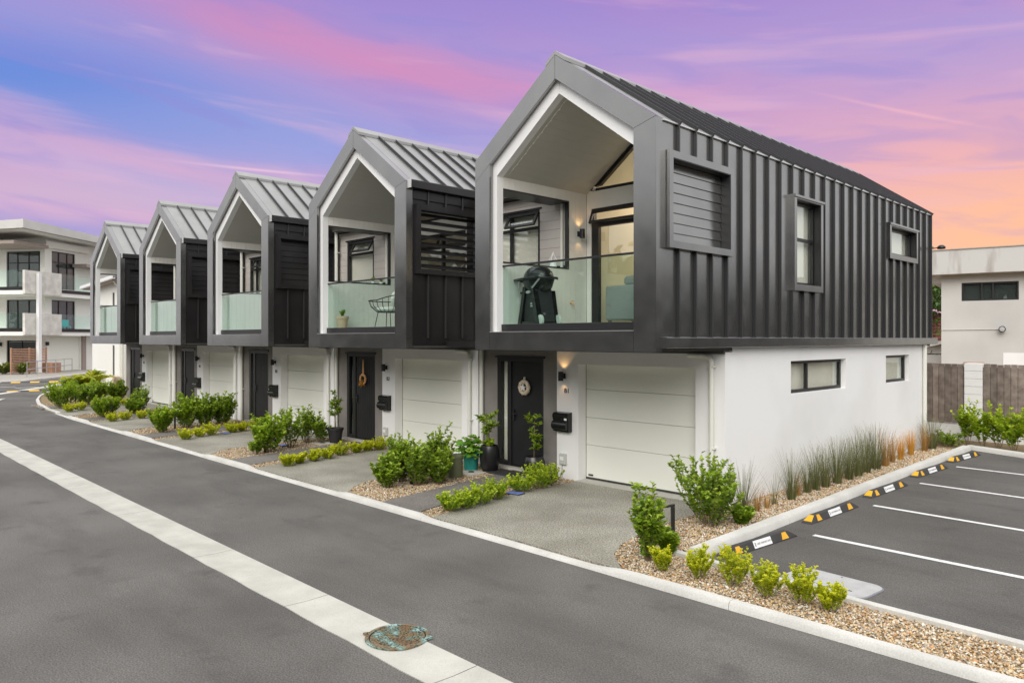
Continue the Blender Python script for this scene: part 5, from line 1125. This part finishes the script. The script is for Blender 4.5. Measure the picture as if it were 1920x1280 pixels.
part(tp_, 'spout', 'raffia', lambda mb: mb.tube([(0, 0, 0), (0, -.08, 0), (0, -.10, -.05)], .013, 8), smooth=True); part(tp_, 'handle', 'raffia', lambda mb: mb.tube([(-.03, -.06, .035), (.03, -.06, .035)], .008, 6))
# second house: wire chair with cushion, terracotta pot, small plants on the ledge
U2 = -PITCH
ch_ = T('wire_chair', 'black wire tub chair with a pale cushion on the B2 balcony', 'chair', (U2 - 1.62, .72, FZ), R(-70))
def ring(r, z, sx=1, sy=1, c=(0, 0), n=22): return [(c[0] + r * sx * math.cos(2 * math.pi * k / n), c[1] + r * sy * math.sin(2 * math.pi * k / n), z + .13 * max(0, math.sin(2 * math.pi * k / n))) for k in range(n + 1)]
part(ch_, 'rim', 'black_alu', lambda mb: mb.tube(ring(.42, .60), .011, 6)); part(ch_, 'seat_ring', 'black_alu', lambda mb: mb.tube([(p[0], p[1], .36) for p in ring(.24, .36)], .009, 6))
for k in range(20):
    a = 2 * math.pi * k / 20; zt_ = .60 + .13 * max(0, math.sin(a)); part(ch_, 'wire', 'black_alu', lambda mb: mb.tube([(.42 * math.cos(a), .42 * math.sin(a), zt_), (.38 * math.cos(a), .38 * math.sin(a), .48), (.24 * math.cos(a), .24 * math.sin(a), .36)], .0055, 5))
for k in range(4):
    a = R(45 + 90 * k); part(ch_, 'leg', 'black_alu', lambda mb: mb.tube([(.22 * math.cos(a), .22 * math.sin(a), .36), (.30 * math.cos(a), .30 * math.sin(a), 0)], .009, 6))
cu_ = T('cushion', 'pale cushion lying in the wire chair on the B2 balcony', 'cushion', (U2 - 1.62, .72, FZ + .36), R(-70))
part(cu_, 'pad', 'cushion', lambda mb: mb.lathe([(0, 0), (.24, .02), (.27, .06), (.24, .10), (0, .12)], 20), smooth=True); part(cu_, 'back_pillow', 'cushion', lambda mb: mb.lathe([(0, -.06), (.16, -.05), (.20, 0), (.16, .05), (0, .06)], 16, c=(0, .22, .27), axis='y'), smooth=True)
tpot = T('terracotta_pot', 'pale terracotta pot with a small plant on the B2 balcony', 'potted plant', (U2 - 3.06, .46, FZ))
part(tpot, 'pot', 'terracotta', lambda mb: mb.lathe([(0, 0), (.10, 0), (.13, .24), (.145, .24), (.145, .30), (.12, .30), (.12, .26), (0, .25)], 20), smooth=40.); shrub('', '', '', None, .2, .14, 'leaf_green', .05, 5, 12, parent=tpot, z0=.26)
for k, (yy, lb) in enumerate(((1.55, 'left of two small sprouting plants on the B2 window ledge'), (1.78, 'right of two small sprouting plants on the B2 window ledge'))):
    t = T('ledge_plant', lb, 'potted plant', (U2 - 3.45, yy, 3.932)); part(t, 'pot', 'white_trim', lambda mb: mb.lathe([(0, 0), (.04, 0), (.05, .08), (0, .075)], 12)); shrub('', '', '', None, .15, .1, 'leaf_bright', .04, 5, 8, parent=t, z0=.07)
lo_ = T('lounge_chair', 'tall curved grey lounge chair with a black headrest on the fourth balcony', 'lounge chair', (-3 * PITCH - 1.15, .75, FZ), R(60))
def lounger(mb):
    pr = [(-.42, .10), (-.30, .16), (-.12, .30), (.0, .52), (.02, .78), (-.06, 1.0)]
    mb.prism(pr + [(p[0] + .07, p[1] - .01) for p in pr[::-1]], -.26, .26)
part(lo_, 'shell', 'lounger_grey', lounger, smooth=30.); pbox(lo_, 'headrest', 'black_alu', -.16, .02, -.24, .24, .84, 1.02, .02)
for sg in (-.24, .24): part(lo_, 'leg', 'steel', lambda mb: mb.tube([(-.40, sg, .1), (-.30, sg, 0), (.15, sg, 0), (.02, sg, .5)], .012, 6))
